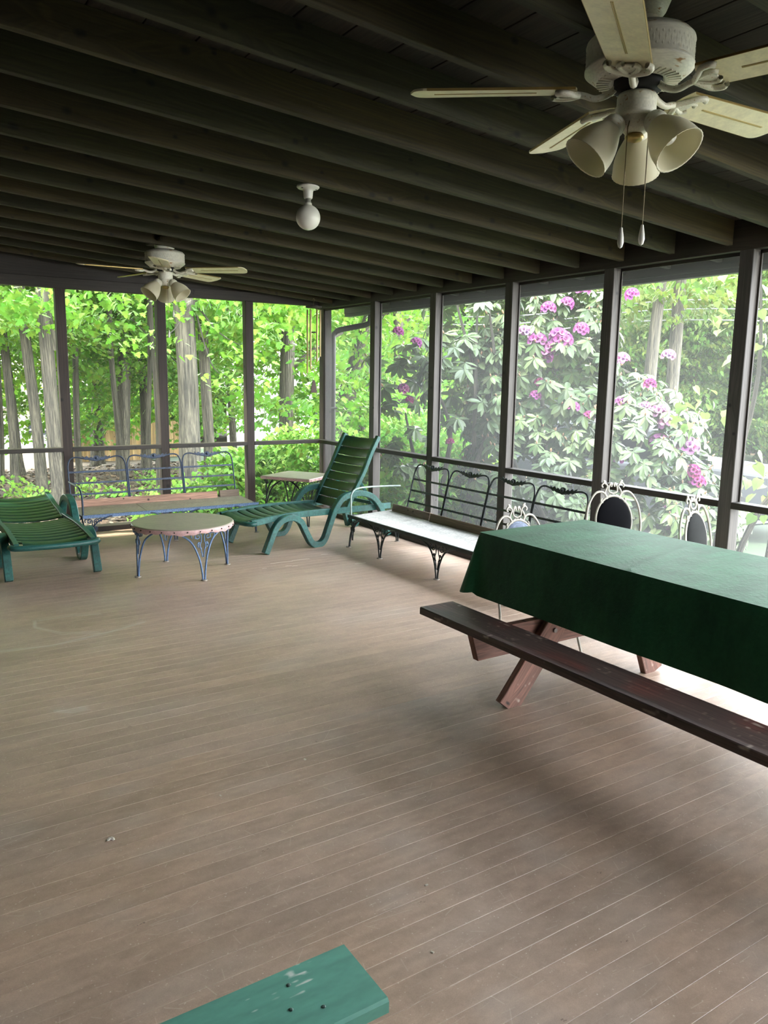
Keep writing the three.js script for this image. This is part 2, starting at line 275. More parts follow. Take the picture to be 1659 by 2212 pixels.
// scroll filler for the spandrel of a leg, drawn in the xy plane below y=0, spread to both sides
function scrollFiller(w, h) {
  const out = [];
  for (const s of [-1, 1]) {
    const c = (p, r = 0.0048, n = 18) => out.push(tube(p.map(([x, y]) => [s * x, y, 0]), r, n, 5));
    c(spiral(w * 0.42, -h * 0.16, w * 0.30, w * 0.07, PI, 1.3, -1, 16));
    c([[w * 0.12, -h * 0.16], [w * 0.14, -h * 0.35], [w * 0.24, -h * 0.5], [w * 0.14, -h * 0.7], [w * 0.05, -h * 0.98]]);
    c([[w * 0.6, -h * 0.08], [w * 0.85, -h * 0.04], [w * 0.98, -h * 0.12], [w * 0.9, -h * 0.2]]);
    c([[w * 0.24, -h * 0.5], [w * 0.42, -h * 0.42], [w * 0.4, -h * 0.56], [w * 0.3, -h * 0.56]]);
    for (const [x, y, a, l] of [[0.2, 0.62, 0.6, 0.26], [0.12, 0.8, 0.9, 0.22], [0.62, 0.2, -0.7, 0.22], [0.3, 0.4, 0.3, 0.24]]) out.push(T(S(ball(0.5, 0, 0, 0, 7, 5), l * w, l * w * 0.45, 0.008), s * x * w, -y * h, 0, 0, 0, s * a));
  }
  return out;
}
// a V leg: from the foot at the origin two bars rise and bend away along the directions a and b
function ironLeg(h, a, b, r, fw) {
  const bars = [a, b].map(([dx, dz], i) => tube([[dx * 0.012, 0.006, dz * 0.012], [dx * 0.02, h * 0.2, dz * 0.02], [dx * 0.05, h * 0.5, dz * 0.05], [dx * 0.12, h * 0.8, dz * 0.12], [dx * 0.24, h * 0.97, dz * 0.24], [dx * 0.3, h, dz * 0.3]].map((p) => [p[0] * fw, p[1], p[2] * fw]), r, 20, 6));
  return { bars, foot: new THREE.CylinderGeometry(0.024, 0.026, 0.008, 12).translate(0, 0.004, 0) };
}
function leafOrnament() {   // a rosette between two leafy sprigs, flat casting
  const g = [extrude(new THREE.Shape().absellipse(0, 0.012, 0.030, 0.026, 0, 2 * PI), 0.008, 0.003), ball(0.016, 0, 0.014, 0.01, 8, 6)];
  for (const s of [-1, 1]) {
    const sh = new THREE.Shape(); const q = [[0.02, 0.0], [0.05, 0.022], [0.07, 0.012], [0.09, 0.03], [0.108, 0.018], [0.135, 0.034], [0.122, 0.008], [0.1, -0.006], [0.085, 0.002], [0.062, -0.012], [0.045, -0.004]];
    sh.moveTo(s * q[0][0], q[0][1]); q.slice(1).forEach(([x, y]) => sh.lineTo(s * x, y)); sh.closePath(); g.push(extrude(sh, 0.007, 0.002).translate(0, 0.006, 0));
  }
  return g;
}
// sofa: x across (0..L), front edge at z=0, back towards -z; seat height .31
function ironSofa(o, opt) {
  const { L, sections, legs, iron, seatMat, seats, armL, armR, D = 0.52, H = 0.31 } = opt;
  const lean = (y) => -D - (y - 0.29) * 0.24;
  const rim = [beamX(0, L, H - 0.045, H - 0.028, -D, -D + 0.014, 0.002)];
  for (const x of [0, L - 0.014]) rim.push(boardAt(v(x + 0.007, H - 0.012, 0), v(x + 0.007, H - 0.036, -D), 0.02, 0.012));
  mesh('seat_frame', rim, iron, o); mesh('front_bar', beamX(0, L, H - 0.030, H, -0.014, 0.004, 0.002), opt.frontMat || iron, o);
  for (const [a, b] of seats) { const g = board(b - a - 0.006, 0.012, D - 0.012, 0.002); mesh('seat_panel', T(g, (a + b) / 2, H - 0.010, -D / 2, 0.046), seatMat, o); }
  for (const [x, z, dirs] of legs) {
    const h = z < -0.2 ? H - 0.03 : H - 0.02, { bars, foot } = ironLeg(h, dirs[0], dirs[1], 0.0075, 0.8);
    const l = mesh('leg', bars.map((g) => g.translate(x, 0, z)), iron, o); mesh('foot', foot.translate(x, 0, z), M.footIron, l);
    if (z > -0.2) mesh('scrollwork', scrollFiller(dirs.every((d) => Math.abs(d[0]) > 0.5) ? 0.125 : 0.075, 0.21).map((g) => T(g, x + (dirs.every((d) => Math.abs(d[0]) > 0.5) ? 0 : Math.sign(dirs[0][0]) * 0.07), h - 0.005, z)), iron, l);
  }
  const bw = (sections.x1 - sections.x0) / sections.n;
  for (let k = 0; k < sections.n; k++) {
    const a = sections.x0 + k * bw + 0.007, b = a + bw - 0.014, top = 0.775, P = (x, y) => [x, y, lean(y)];
    const fr = mesh('back_frame', [tube([P(a, 0.27), P(a, 0.45), P(a, 0.62), P(a + 0.004, top - 0.07), P(a + 0.03, top - 0.015), P(a + 0.085, top), P(a + 0.16, top - 0.014), P((a + b) / 2, top - 0.034), P(b - 0.16, top - 0.014), P(b - 0.085, top), P(b - 0.03, top - 0.015), P(b - 0.004, top - 0.07), P(b, 0.62), P(b, 0.45), P(b, 0.27)], 0.0075, 90, 7)], iron, o);
    for (const y of [0.40, 0.505, 0.61, 0.692].slice(0, 4)) if (y !== 0.692) mesh('back_slat', T(board(b - a, 0.018, 0.005, 0.001), (a + b) / 2, y + (opt.slatUp || 0), lean(y + (opt.slatUp || 0)), -0.235), iron, o);
    mesh('back_slat', T(board(b - a, 0.018, 0.005, 0.001), (a + b) / 2, 0.315, lean(0.315), -0.235), iron, o);
    mesh('leaf_ornament', leafOrnament().map((g) => T(g, (a + b) / 2, top - 0.028, lean(top - 0.03) - 0.003, -0.235)), iron, fr);
  }
  const arm = (x, s) => mesh('arm', [tube([[x, H - 0.01, -0.03], [x, 0.42, -0.028], [x + s * 0.004, 0.50, -0.035], [x + s * 0.01, 0.545, -0.09], [x + s * 0.012, 0.555, -0.2], [x + s * 0.012, 0.553, -0.4], [x, 0.548, lean(0.548) + 0.0]], 0.0085, 40, 7)], opt.armMat || iron, o);
  if (armL) arm(0.01, -1); if (armR) arm(L - 0.01, 1);
}
{
  const far = thing('metal_sofa', 'blue wrought-iron three-section sofa frame against the far wall', 'sofa', [-2.855, 0, 0.83]);
  ironSofa(far, { L: 1.715, sections: { x0: 0.005, x1: 1.69, n: 3 }, iron: M.blueIron, frontMat: M.paleBlue, seatMat: M.seatOlive, seats: [[0, 0.6], [0.6, 1.715]], armL: true, armR: false, slatUp: 0.025,
    legs: [[0.02, 0, [[1, 0], [0, -1]]], [0.85, 0, [[-1, 0], [1, 0]]], [1.69, 0, [[-1, 0], [0, -1]]], [0.02, -0.52, [[1, 0], [0, 1]]], [1.69, -0.52, [[-1, 0], [0, 1]]]] });
  const right = thing('metal_sofa', 'dark wrought-iron four-section sofa frame along the rhododendron side', 'sofa', [-0.705, 0, 1.885], -PI / 2);
  ironSofa(right, { L: 2.4, sections: { x0: 0.19, x1: 2.38, n: 4 }, iron: M.darkIron, seatMat: M.seatGrey, seats: [[0, 0.545], [0.545, 1.5], [1.5, 2.4]], armL: true, armR: true, slatUp: 0.025, armMat: std({ map: rep(speckle([150, 168, 160], 0.4, 18), 6, 6), roughness: 0.4, metalness: 0.2 }),
    legs: [[0.02, 0, [[1, 0], [0, -1]]], [0.565, 0, [[-1, 0], [1, 0]]], [1.405, 0, [[-1, 0], [1, 0]]], [2.25, 0, [[-1, 0], [1, 0]]], [0.02, -0.55, [[1, 0], [0, 1]]], [1.2, -0.55, [[-1, 0], [1, 0]]], [2.36, -0.55, [[-1, 0], [0, 1]]]] });
  // loose planks lying on the seats
  const lay = (m, label) => tag(m, label, 'plank');
  lay(mesh('plank', T(board(1.41, 0.089, 0.038), -2.105, 0.336, 0.345, -0.2), M.pink, scene), 'pinkish knotty pine plank on the blue metal sofa');
  lay(mesh('plank', T(board(0.215, 0.092, 0.036), -1.262, 0.338, 0.338, -0.2, 0.02), M.greyWood, scene), 'short weathered grey plank at the end of the blue sofa');
  lay(mesh('plank', T(board(0.60, 0.089, 0.036).rotateY(PI / 2), -0.225, 0.338, 2.24, 0, 0, -0.2), M.greyWood, scene), 'short brown plank on the dark sofa beside the reclined lounger');
  lay(mesh('plank', T(board(1.62, 0.089, 0.036).rotateY(PI / 2), -0.235, 0.338, 3.37, 0, 0, -0.2), M.brownWood, scene), 'long brown plank along the back of the dark metal sofa');
}
// ---------- low round table and square side table ----------
function legSet(o, feet, h, iron, size) { for (const [x, z, a, b] of feet) { const { bars, foot } = ironLeg(h, a, b, 0.0078, size); const l = mesh('leg', bars.map((g) => g.translate(x, 0, z)), iron, o); mesh('foot', foot.translate(x, 0, z), M.footIron, l); const n = v(a[0] + b[0], 0, a[1] + b[1]); mesh('scrollwork', scrollFiller(0.098, 0.20).map((g) => T(g.rotateY(Math.atan2(n.x, n.z)), x + n.x * 0.02, h - 0.004, z + n.z * 0.02)), iron, l); } }
{
  const t = thing('round_coffee_table', 'low round table with tacked vinyl top and blue scroll legs', 'table', [-2.333, 0, 2.033], 0);
  mesh('tabletop', lathe([[0, 0.392], [0.385, 0.392], [0.398, 0.396], [0.403, 0.404], [0.398, 0.411], [0.388, 0.413], [0, 0.414]], 64), M.vinyl, t);
  const rg = []; const n = 144, pos = [], idx = [], uv = [];
  for (let i = 0; i <= n; i++) { const a = i / n * 2 * PI, f = Math.cos(a * 26) * 0.5 + 0.5, dn = 0.028 + 0.006 * Math.sin(a * 7 + 1); for (let j = 0; j <= 3; j++) { const q = j / 3, r = 0.4035 + 0.004 * q * f + (j === 3 ? -0.006 * f : 0); pos.push(r * Math.cos(a), 0.405 - (dn + 0.010 * f) * q, r * Math.sin(a)); uv.push(i / 12, q * 0.05); if (i < n && j < 3) { const k = i * 4 + j; idx.push(k, k + 4, k + 1, k + 1, k + 4, k + 5); } } }
  const g = new THREE.BufferGeometry(); g.setAttribute('position', new THREE.Float32BufferAttribute(pos, 3)); g.setAttribute('uv', new THREE.Float32BufferAttribute(uv, 2)); g.setIndex(idx); g.computeVertexNormals();
  mesh('valance', g, std({ map: M.vinylEdge.map, roughness: 0.42, side: THREE.DoubleSide }), t);
  for (let i = 0; i < 26; i++) { const a = (i + 0.5) / 26 * 2 * PI; mesh('tack', ball(0.006, 0.4065 * Math.cos(a), 0.392, 0.4065 * Math.sin(a), 6, 5), M.tack, t); }
  mesh('rim', new THREE.TorusGeometry(0.37, 0.008, 6, 48).rotateX(PI / 2).translate(0, 0.38, 0), M.paleBlue, t);
  const feet = []; for (let k = 0; k < 4; k++) { const a = 0.245 + 1.25 + k * PI / 2, x = 0.385 * Math.cos(a), z = 0.385 * Math.sin(a), d = (s) => { const b = a + s * 0.78; return [(Math.cos(b) - Math.cos(a)) * 0.9, (Math.sin(b) - Math.sin(a)) * 0.9]; }; feet.push([x, z, d(1), d(-1)]); }
  legSet(t, feet, 0.385, M.paleBlue, 1.15);
}
{
  const ry = Math.atan2(0.53, 0.85), t = thing('side_table', 'square side table with vinyl top in the screened corner', 'table', [-0.515, 0, 0.485], ry);
  mesh('tabletop', new RoundedBoxGeometry(0.56, 0.026, 0.60, 2, 0.008).translate(0, 0.507, 0), M.vinyl, t);
  for (const s of [-1, 1]) { mesh('edge_band', beamX(-0.283, 0.283, 0.488, 0.515, s * 0.303 - 0.003, s * 0.303 + 0.003, 0.001), M.vinylEdge, t); mesh('edge_band', beamZ(s * 0.283 - 0.003, s * 0.283 + 0.003, 0.488, 0.515, -0.3, 0.3, 0.001), M.vinylEdge, t); }
  for (const s of [-1, 1]) for (let k = 0; k < 7; k++) mesh('tack', ball(0.005, -0.25 + k * 0.083, 0.5, s * 0.306, 6, 4), M.tack, t);
  legSet(t, [[-0.26, -0.28, [1, 0], [0, 1]], [0.26, -0.28, [-1, 0], [0, 1]], [-0.26, 0.28, [1, 0], [0, -1]], [0.26, 0.28, [-1, 0], [0, -1]]], 0.488, M.darkIron, 0.85);
}
// ---------- green plastic loungers ----------
M.plastic = phy({ map: rep(speckle([16, 58, 44], 0.22, 41), 2, 2), roughness: 0.36, clearcoat: 0.15, clearcoatRoughness: 0.3 });
M.plasticWorn = phy({ map: rep(speckle([36, 84, 78], 0.28, 43), 3, 3), roughness: 0.45 });
// a slat across z, dished in the middle
function dished(w, dx, dip, t = 0.012, n = 10) {
  const pos = [], idx = []; const row = (z) => { const y = -dip * (1 - (2 * z / w) ** 2); return [[-dx / 2, y - 0.003], [-dx / 2 + 0.006, y], [dx / 2 - 0.006, y], [dx / 2, y - 0.003], [dx / 2, y - t], [-dx / 2, y - t]].map(([x, yy]) => [x, yy, z]); };
  for (let i = 0; i <= n; i++) for (const p of row(-w / 2 + w * i / n)) pos.push(...p);
  for (let i = 0; i < n; i++) for (let k = 0; k < 6; k++) { const a = i * 6 + k, b = i * 6 + (k + 1) % 6; idx.push(a, b, a + 6, b, b + 6, a + 6); }
  const last = n * 6; for (const [o, f] of [[0, 1], [last, -1]]) for (let k = 1; k < 5; k++) f > 0 ? idx.push(o, o + k + 1, o + k) : idx.push(o, o + k, o + k + 1);
  const g = new THREE.BufferGeometry(); g.setAttribute('position', new THREE.Float32BufferAttribute(pos, 3)); g.setIndex(idx); g.setAttribute('uv', new THREE.Float32BufferAttribute(new Float32Array(pos.length / 3 * 2).map((_, i) => pos[Math.floor(i / 2) * 3 + (i % 2 ? 2 : 0)]), 2));
  return toCreasedNormals(g, 0.6);
}
function lounger(o, backAngle) {
  const HW = 0.355, side = [[0, 0.012], [0.045, 0.11], [0.115, 0.245], [0.19, 0.298], [0.29, 0.305], [0.37, 0.262], [0.44, 0.14], [0.495, 0.05], [0.535, 0.024], [0.60, 0.024], [0.645, 0.06], [0.70, 0.18], [0.775, 0.345], [0.86, 0.435], [0.98, 0.466], [1.11, 0.462], [1.23, 0.415], [1.32, 0.32], [1.39, 0.18], [1.44, 0.02]];
  for (const s of [-1, 1]) {
    mesh('side_frame', ribbon(side, 0.046, 0.05, 110, 0.005).translate(0, 0, s > 0 ? HW - 0.055 : -HW + 0.005), M.plasticWorn, o);
    mesh('seat_rail', ribbon([[-0.11, 0.285], [0.1, 0.305], [0.4, 0.318], [0.75, 0.312], [1.1, 0.305], [1.5, 0.30]], 0.05, 0.03, 30, 0.004).translate(0, 0, s > 0 ? HW - 0.095 : -HW + 0.065), M.plasticWorn, o);
  }
  const w = 2 * HW - 0.15;
  mesh('foot_rail', (() => { const p = []; for (let i = 0; i <= 16; i++) { const a = -PI / 2 + PI * i / 16; p.push([-0.085 - 0.10 * Math.cos(a) ** 0.6, 0.285, Math.sin(a) * (w / 2 + 0.035)]); } return [tube(p.map((q) => v(...q)), 0.022, 40, 7)]; })(), M.plasticWorn, o);
  for (let k = 0; k < 11; k++) { const x = -0.09 + k * 0.092, y = 0.315 + 0.018 * Math.sin(Math.max(0, k - 1) / 10 * PI); mesh('seat_slat', T(dished(w - (k === 0 ? 0.1 : 0), 0.080, 0.028), x, y, 0, 0, 0, k < 1 ? 0.25 : 0.02), M.plastic, o); }
  // backrest hinged near x=.96
  const b = new THREE.Group(); b.name = 'backrest'; b.position.set(0.955, 0.30, 0); b.rotation.z = backAngle; o.add(b);
  const bw = w - 0.02, BL = 0.80;
  for (let k = 0; k < 8; k++) mesh('back_slat', T(dished(bw - (k === 7 ? 0.05 : 0.03), k === 7 ? 0.115 : 0.085, 0.024, 0.012), 0.055 + k * 0.094 + (k === 7 ? 0.016 : 0), 0.012, 0), M.plastic, b);
  for (const s of [-1, 1]) mesh('back_stile', ribbon([[0, 0.002], [0.2, 0.008], [0.42, 0.0], [0.62, 0.012], [BL, 0.01]], 0.034, 0.036, 24, 0.004).translate(0, 0, s > 0 ? bw / 2 - 0.02 : -bw / 2 - 0.016), M.plasticWorn, b);
  if (backAngle > 0.5) for (const s of [-1, 1]) mesh('back_strut', boardAt(v(0.955 + 0.36 * Math.cos(backAngle), 0.30 + 0.36 * Math.sin(backAngle), s * 0.2), v(1.36, 0.30, s * 0.2), 0.03, 0.02, v(0, 1, 0.2), 0.004), M.plasticWorn, o);
  mesh('cross_bar', beamZ(1.44, 1.47, 0.285, 0.32, -HW + 0.07, HW - 0.07), M.plasticWorn, o);
  for (const s of [-1, 1]) { const wl = mesh('wheel', new THREE.CylinderGeometry(0.055, 0.055, 0.03, 20).rotateX(PI / 2).translate(1.47, 0.056, s * (HW - 0.1)), M.plasticWorn, o); mesh('wheel_hub', new THREE.CylinderGeometry(0.02, 0.02, 0.04, 12).rotateX(PI / 2).translate(1.47, 0.056, s * (HW - 0.1)), M.plastic, wl); }
}
lounger(thing('sun_lounger', 'green plastic lounger with raised back in front of the corner', 'lounger', [-1.555, 0, 1.49], 0.13), 1.05);
lounger(thing('sun_lounger', 'green plastic lounger lying nearly flat in front of the blue sofa', 'lounger', [-3.275, 0, 1.755], PI / 2 + 0.0), 0.13);
// ---------- picnic table, cloth, bench ----------
M.bench = std({ map: rep(tex(1024, 512, ((f) => (u, w) => { const k = f(u, w), c = Math.max(0, noise(u * 60, w * 40, 60, 40) * 0.6 + noise(u * 14, w * 10 + 5, 14, 10) * 0.55 - 0.80) * 5, e = Math.min(1, c), r = Math.max(0, noise(u * 9 + 2, w * 7, 9, 7) - 0.55) * 1.4; return [(74 + 34 * r) * k * (1 - e) + 150 * e, (60 - 6 * r) * k * (1 - e) + 138 * e, (55 - 8 * r) * k * (1 - e) + 126 * e]; })(woodFactor(51, 3))), 0.8, 1.6), bumpMap: woodBump, bumpScale: 0.0012, roughness: 0.5 });
M.redwood = std({ map: rep(tex(1024, 256, ((f) => (u, w) => { const k = f(u, w), c = Math.max(0, noise(u * 50, w * 30, 50, 30) * 0.5 + noise(u * 9, w * 7 + 5, 9, 7) * 0.6 - 0.84) * 5, e = Math.min(1, c); return [112 * k * (1 - e) + 176 * e, 78 * k * (1 - e) + 166 * e, 66 * k * (1 - e) + 156 * e]; })(woodFactor(53, 3))), 1, 2), bumpMap: woodBump, bumpScale: 0.001, roughness: 0.7 });
M.bolt = std({ color: lin(0.12, 0.11, 0.1), roughness: 0.4, metalness: 0.8 });
{
  const t = thing('picnic_table', 'brown wooden picnic table with attached benches under the green cloth', 'table', [-1.30, 0, 6.14]);
  const zs = [-0.69, 1.15];
  for (let k = 0; k < 4; k++) mesh('top_plank', beamZ(-0.33 + k * 0.195, -0.33 + k * 0.195 + 0.19, 0.705, 0.743, -1.2, 1.68), M.bench, t);
  for (const s of [-1, 1]) mesh('bench_plank', beamZ(s > 0 ? 0.50 : -0.845, s > 0 ? 0.70 : -0.635, 0.408, 0.446, -1.07, 1.55, 0.004), M.bench, t);
  for (const z of zs) {
    for (const [a, b, zz] of [[-0.59, -0.02, 0], [0.44, 0.15, 0.04]]) { const l = mesh('leg', boardAt(v(a, 0, z + zz), v(b, 0.70, z + zz), 0.135, 0.038, v(1, 0.3, 0)), M.redwood, t); for (const q of [0.42, 0.5]) mesh('bolt', new THREE.CylinderGeometry(0.012, 0.012, 0.012, 8).rotateX(PI / 2).translate(a + (b - a) * q, 0.7 * q, z + zz + 0.022), M.bolt, l); }
    mesh('bench_beam', (() => { const sh = shapeOf([[-0.80, 0.405], [0.68, 0.405], [0.65, 0.27], [-0.755, 0.262]]); return extrude(sh, 0.036, 0.002).translate(0, 0, z - 0.060); })(), M.redwood, t);
    mesh('top_cleat', beamX(-0.34, 0.44, 0.66, 0.705, z - 0.06, z - 0.022), M.redwood, t);
    mesh('brace', boardAt(v(0.02, 0.31, z + (z < 0 ? 0.04 : -0.04)), v(0.02, 0.68, z + (z < 0 ? 0.5 : -0.5)), 0.07, 0.036), M.redwood, t);
  }
}
M.cloth = phy({ map: rep(tex(512, 512, (u, w) => { const k = 0.84 + 0.22 * noise(u * 5, w * 12, 5, 12) + 0.12 * noise(u * 22, w * 60, 22, 60) + 0.10 * noise(u * 110, w * 110, 110, 110); return [30 * k, 74 * k, 48 * k]; }), 0.8, 0.8), roughness: 0.62, specularIntensity: 0.3, side: THREE.DoubleSide, bumpMap: rep(speckle([128, 128, 128], 0.8, 61), 3, 3), bumpScale: 0.0015 });
{
  const x0 = -1.655, x1 = -0.845, z0 = 4.925, z1 = 7.85, y0 = 0.757, rad = 0.02, pos = [], uv = [], idx = [];
  const per = []; const side = (ax, az, bx, bz, n, nx, nz) => { for (let i = 0; i < n; i++) { const t = i / n; per.push([ax + (bx - ax) * t, az + (bz - az) * t, nx, nz, t]); } };
  const corner = (cx, cz, a0) => { for (let i = 0; i <= 8; i++) { const a = a0 + i / 8 * PI / 2; per.push([cx + rad * Math.cos(a), cz + rad * Math.sin(a), Math.cos(a), Math.sin(a), -1 - Math.sin(i / 8 * PI)]); } };
  corner(x0 + rad, z0 + rad, PI); side(x0 + rad, z0, x1 - rad, z0, 30, 0, -1); corner(x1 - rad, z0 + rad, -PI / 2); side(x1, z0 + rad, x1, z1 - rad, 70, 1, 0); corner(x1 - rad, z1 - rad, 0); side(x1 - rad, z1, x0 + rad, z1, 30, 0, 1); corner(x0 + rad, z1 - rad, PI / 2); side(x0, z1 - rad, x0, z0 + rad, 70, -1, 0);
  const n = per.length, m = 16;
  for (let j = 0; j <= m; j++) for (let i = 0; i < n; i++) {
    const [x, z, nx, nz, t] = per[i], q = j / m, cor = t < 0 ? -1 - t : 0, long = Math.abs(nx) > 0.9, nw = noise(i * 0.17, 3.3, 1024, 64) - 0.5;
    const drop = long ? 0.335 : 0.27 + 0.07 * Math.pow(Math.abs(2 * t - 1), 2) * (t >= 0 ? 1 : 0), d = (t < 0 ? 0.325 + 0.012 * cor : drop) * q, out = q * (0.045 + 0.018 * nw + 0.055 * cor) + (q > 0 ? 0.004 : 0);
    const r = q < 0.06 ? q / 0.06 : 1;
    pos.push(x + nx * (out * r), y0 - d, z + nz * (out * r)); uv.push(x + (long ? nx * d : 0), z + (long ? 0 : nz * d));
  }
  for (let j = 0; j < m; j++) for (let i = 0; i < n; i++) { const a = j * n + i, b = j * n + (i + 1) % n; idx.push(a, b, a + n, b, b + n, a + n); }
  // top sheet: a grid with faint creases
  const base = pos.length / 3, gx = 40, gz = 96;
  for (let k = 0; k <= gz; k++) for (let i = 0; i <= gx; i++) {
    const x = x0 + (x1 - x0) * i / gx, z = z0 + (z1 - z0) * k / gz, ed = Math.min(i, gx - i, k, gz - k) ? 1 : 0, c1 = Math.abs((x - x0) * 0.28 + (z - 5.93)), c2 = Math.abs(z - 5.45 + 0.1 * Math.sin(x * 4));
    pos.push(x, y0 + ed * (0.0015 * (noise(x * 9 + 50, z * 6, 512, 512) - 0.5) + 0.006 * Math.exp(-((c1 / 0.022) ** 2)) + 0.0015 * Math.exp(-((c2 / 0.04) ** 2))), z); uv.push(x, z);
    if (i < gx && k < gz) { const a = base + k * (gx + 1) + i; idx.push(a, a + gx + 1, a + 1, a + 1, a + gx + 1, a + gx + 2); }
  }
  const g = new THREE.BufferGeometry(); g.setAttribute('position', new THREE.Float32BufferAttribute(pos, 3)); g.setAttribute('uv', new THREE.Float32BufferAttribute(uv, 2)); g.setIndex(idx);
  tag(mesh('tablecloth', toCreasedNormals(g, 0.9), M.cloth, scene), 'dark green vinyl cloth draped over the picnic table', 'tablecloth');
}
M.greenPaint = std({ map: rep(tex(1024, 512, (u, w) => { const k = 0.92 + 0.12 * noise(u * 8, w * 30, 8, 30) + 0.05 * noise(u * 60, w * 60, 60, 60), c = Math.min(1, Math.max(0, noise(u * 34, w * 60, 34, 60) * 0.62 + noise(u * 11, w * 9, 11, 9) * 0.5 - 0.86) * 9); return [98 * k * (1 - c) + 206 * c, 158 * k * (1 - c) + 216 * c, 140 * k * (1 - c) + 206 * c]; }), 1.1, 2.4), roughness: 0.5, bumpMap: woodBump, bumpScale: 0.0008 });
M.nail = std({ color: lin(0.10, 0.17, 0.15), roughness: 0.35, metalness: 0.4 });
{
  const t = thing('low_bench', 'green painted plank bench with chipped paint nearest the camera', 'bench', [-4.02, 0, 6.862]);
  mesh('seat_plank', [beamX(-0.45, 0.46, 0.262, 0.3, -0.10, 0.094, 0.006)], M.greenPaint, t);
  for (const x of [-0.38, 0.30]) mesh('leg', [beamY(x - 0.018, x + 0.018, 0, 0.262, -0.08, 0.08)], M.greenPaint, t);
  mesh('apron', beamX(-0.38, 0.30, 0.18, 0.262, -0.02, 0.018), M.greenPaint, t);
  for (const [x, z] of [[0.275, 0.012], [0.335, 0.04], [0.262, 0.062], [0.236, 0.078], [0.3, -0.05]]) mesh('nail_head', new THREE.SphereGeometry(0.005, 10, 6).scale(1, 0.35, 1).translate(x, 0.3004, z), M.nail, t);
}
// ---------- white wrought-iron chairs with oval backs ----------
M.black = phy({ color: lin(0.003, 0.003, 0.004), roughness: 0.9, specularIntensity: 0.15 });
M.charcoal = phy({ map: rep(speckle([18, 20, 19], 0.2, 71), 5, 5), roughness: 0.8, specularIntensity: 0.3 });
M.denim = std({ map: rep(speckle([112, 122, 142], 0.3, 73), 6, 6), roughness: 0.8 });
function ovalChair(o, cushion, size = 1) {
  o.scale.setScalar(size);   // faces +z, back at z=-.2; scroll crest about .9 high
  const lz = (y) => -0.20 - (y - 0.45) * 0.16, iron = M.whiteIron;
  const B = (x, y) => [x, y, lz(y)], cy = 0.655;
  const ring = []; for (let i = 0; i < 40; i++) { const a = i / 40 * 2 * PI; ring.push(B(0.132 * Math.cos(a), cy + 0.165 * Math.sin(a))); }
  mesh('back_ring', tube(ring, 0.008, 80, 7, true), iron, o);
  mesh('back_cushion', T(S(new THREE.SphereGeometry(1, 28, 16), 0.128, 0.160, 0.030), 0, cy, lz(cy) + 0.002, -0.16), cushion, o);
  const stiles = [];
  for (const s of [-1, 1]) {
    stiles.push(tube([B(s * 0.165, 0.42), B(s * 0.186, 0.52), B(s * 0.200, 0.64), B(s * 0.182, 0.76), B(s * 0.13, 0.838), B(s * 0.075, 0.845), B(s * 0.045, 0.805), B(s * 0.062, 0.772), B(s * 0.09, 0.785), B(s * 0.084, 0.806)], 0.0075, 60, 7));
  }
  mesh('back_stiles', stiles, iron, o);
  const crest = [];
  for (const s of [-1, 1]) {
    crest.push(tube([B(s * 0.018, 0.828), B(s * 0.05, 0.815), B(s * 0.058, 0.85), B(s * 0.04, 0.885), B(s * 0.065, 0.905), B(s * 0.082, 0.89), B(s * 0.075, 0.876)], 0.0062, 36, 6));
    crest.push(tube([B(0, 0.835), B(s * 0.03, 0.85), B(s * 0.028, 0.885), B(s * 0.008, 0.90), B(s * 0.012, 0.88)], 0.0058, 28, 6));
    crest.push(T(S(ball(0.5, 0, 0, 0, 8, 6), 0.034, 0.02, 0.012), s * 0.06, 0.912, lz(0.912), 0, 0, s * 0.7), T(S(ball(0.5, 0, 0, 0, 8, 6), 0.026, 0.018, 0.012), s * 0.018, 0.9, lz(0.9), 0, 0, -s * 0.6));
  }
  mesh('crest_scroll', crest, iron, o);
  mesh('seat_ring', new THREE.TorusGeometry(0.205, 0.009, 7, 40).rotateX(PI / 2).translate(0, 0.43, 0), iron, o);
  mesh('seat_cushion', lathe([[0, 0.425], [0.19, 0.425], [0.205, 0.445], [0.195, 0.468], [0.12, 0.48], [0, 0.482]], 32), cushion, o);
  for (const [x, z] of [[-0.17, 0.16], [0.17, 0.16], [-0.165, -0.2], [0.165, -0.2]]) { const l = mesh('leg', tube([[x * 0.92, 0.43, z * 0.92], [x * 1.02, 0.33, z * 1.02], [x * 0.98, 0.18, z * 0.98], [x * 1.12, 0.03, z * 1.14], [x * 1.2, 0.006, z * 1.2]], 0.0085, 24, 7), iron, o); mesh('foot', ball(0.011, x * 1.2, 0.011, z * 1.2, 8, 6), iron, l); }
}
ovalChair(thing('metal_chair', 'white scroll-backed metal chair with grey-blue pad at the table end', 'chair', [-1.215, 0, 4.97], -0.05), M.denim, 0.92);
ovalChair(thing('metal_chair', 'white scroll-backed metal chair with black oval pad facing the table', 'chair', [-0.34, 0, 4.87], -0.33), M.black);
ovalChair(thing('metal_chair', 'white scroll-backed metal chair with charcoal oval pad turned towards the post', 'chair', [-0.29, 0, 5.56], 0.19), M.charcoal);
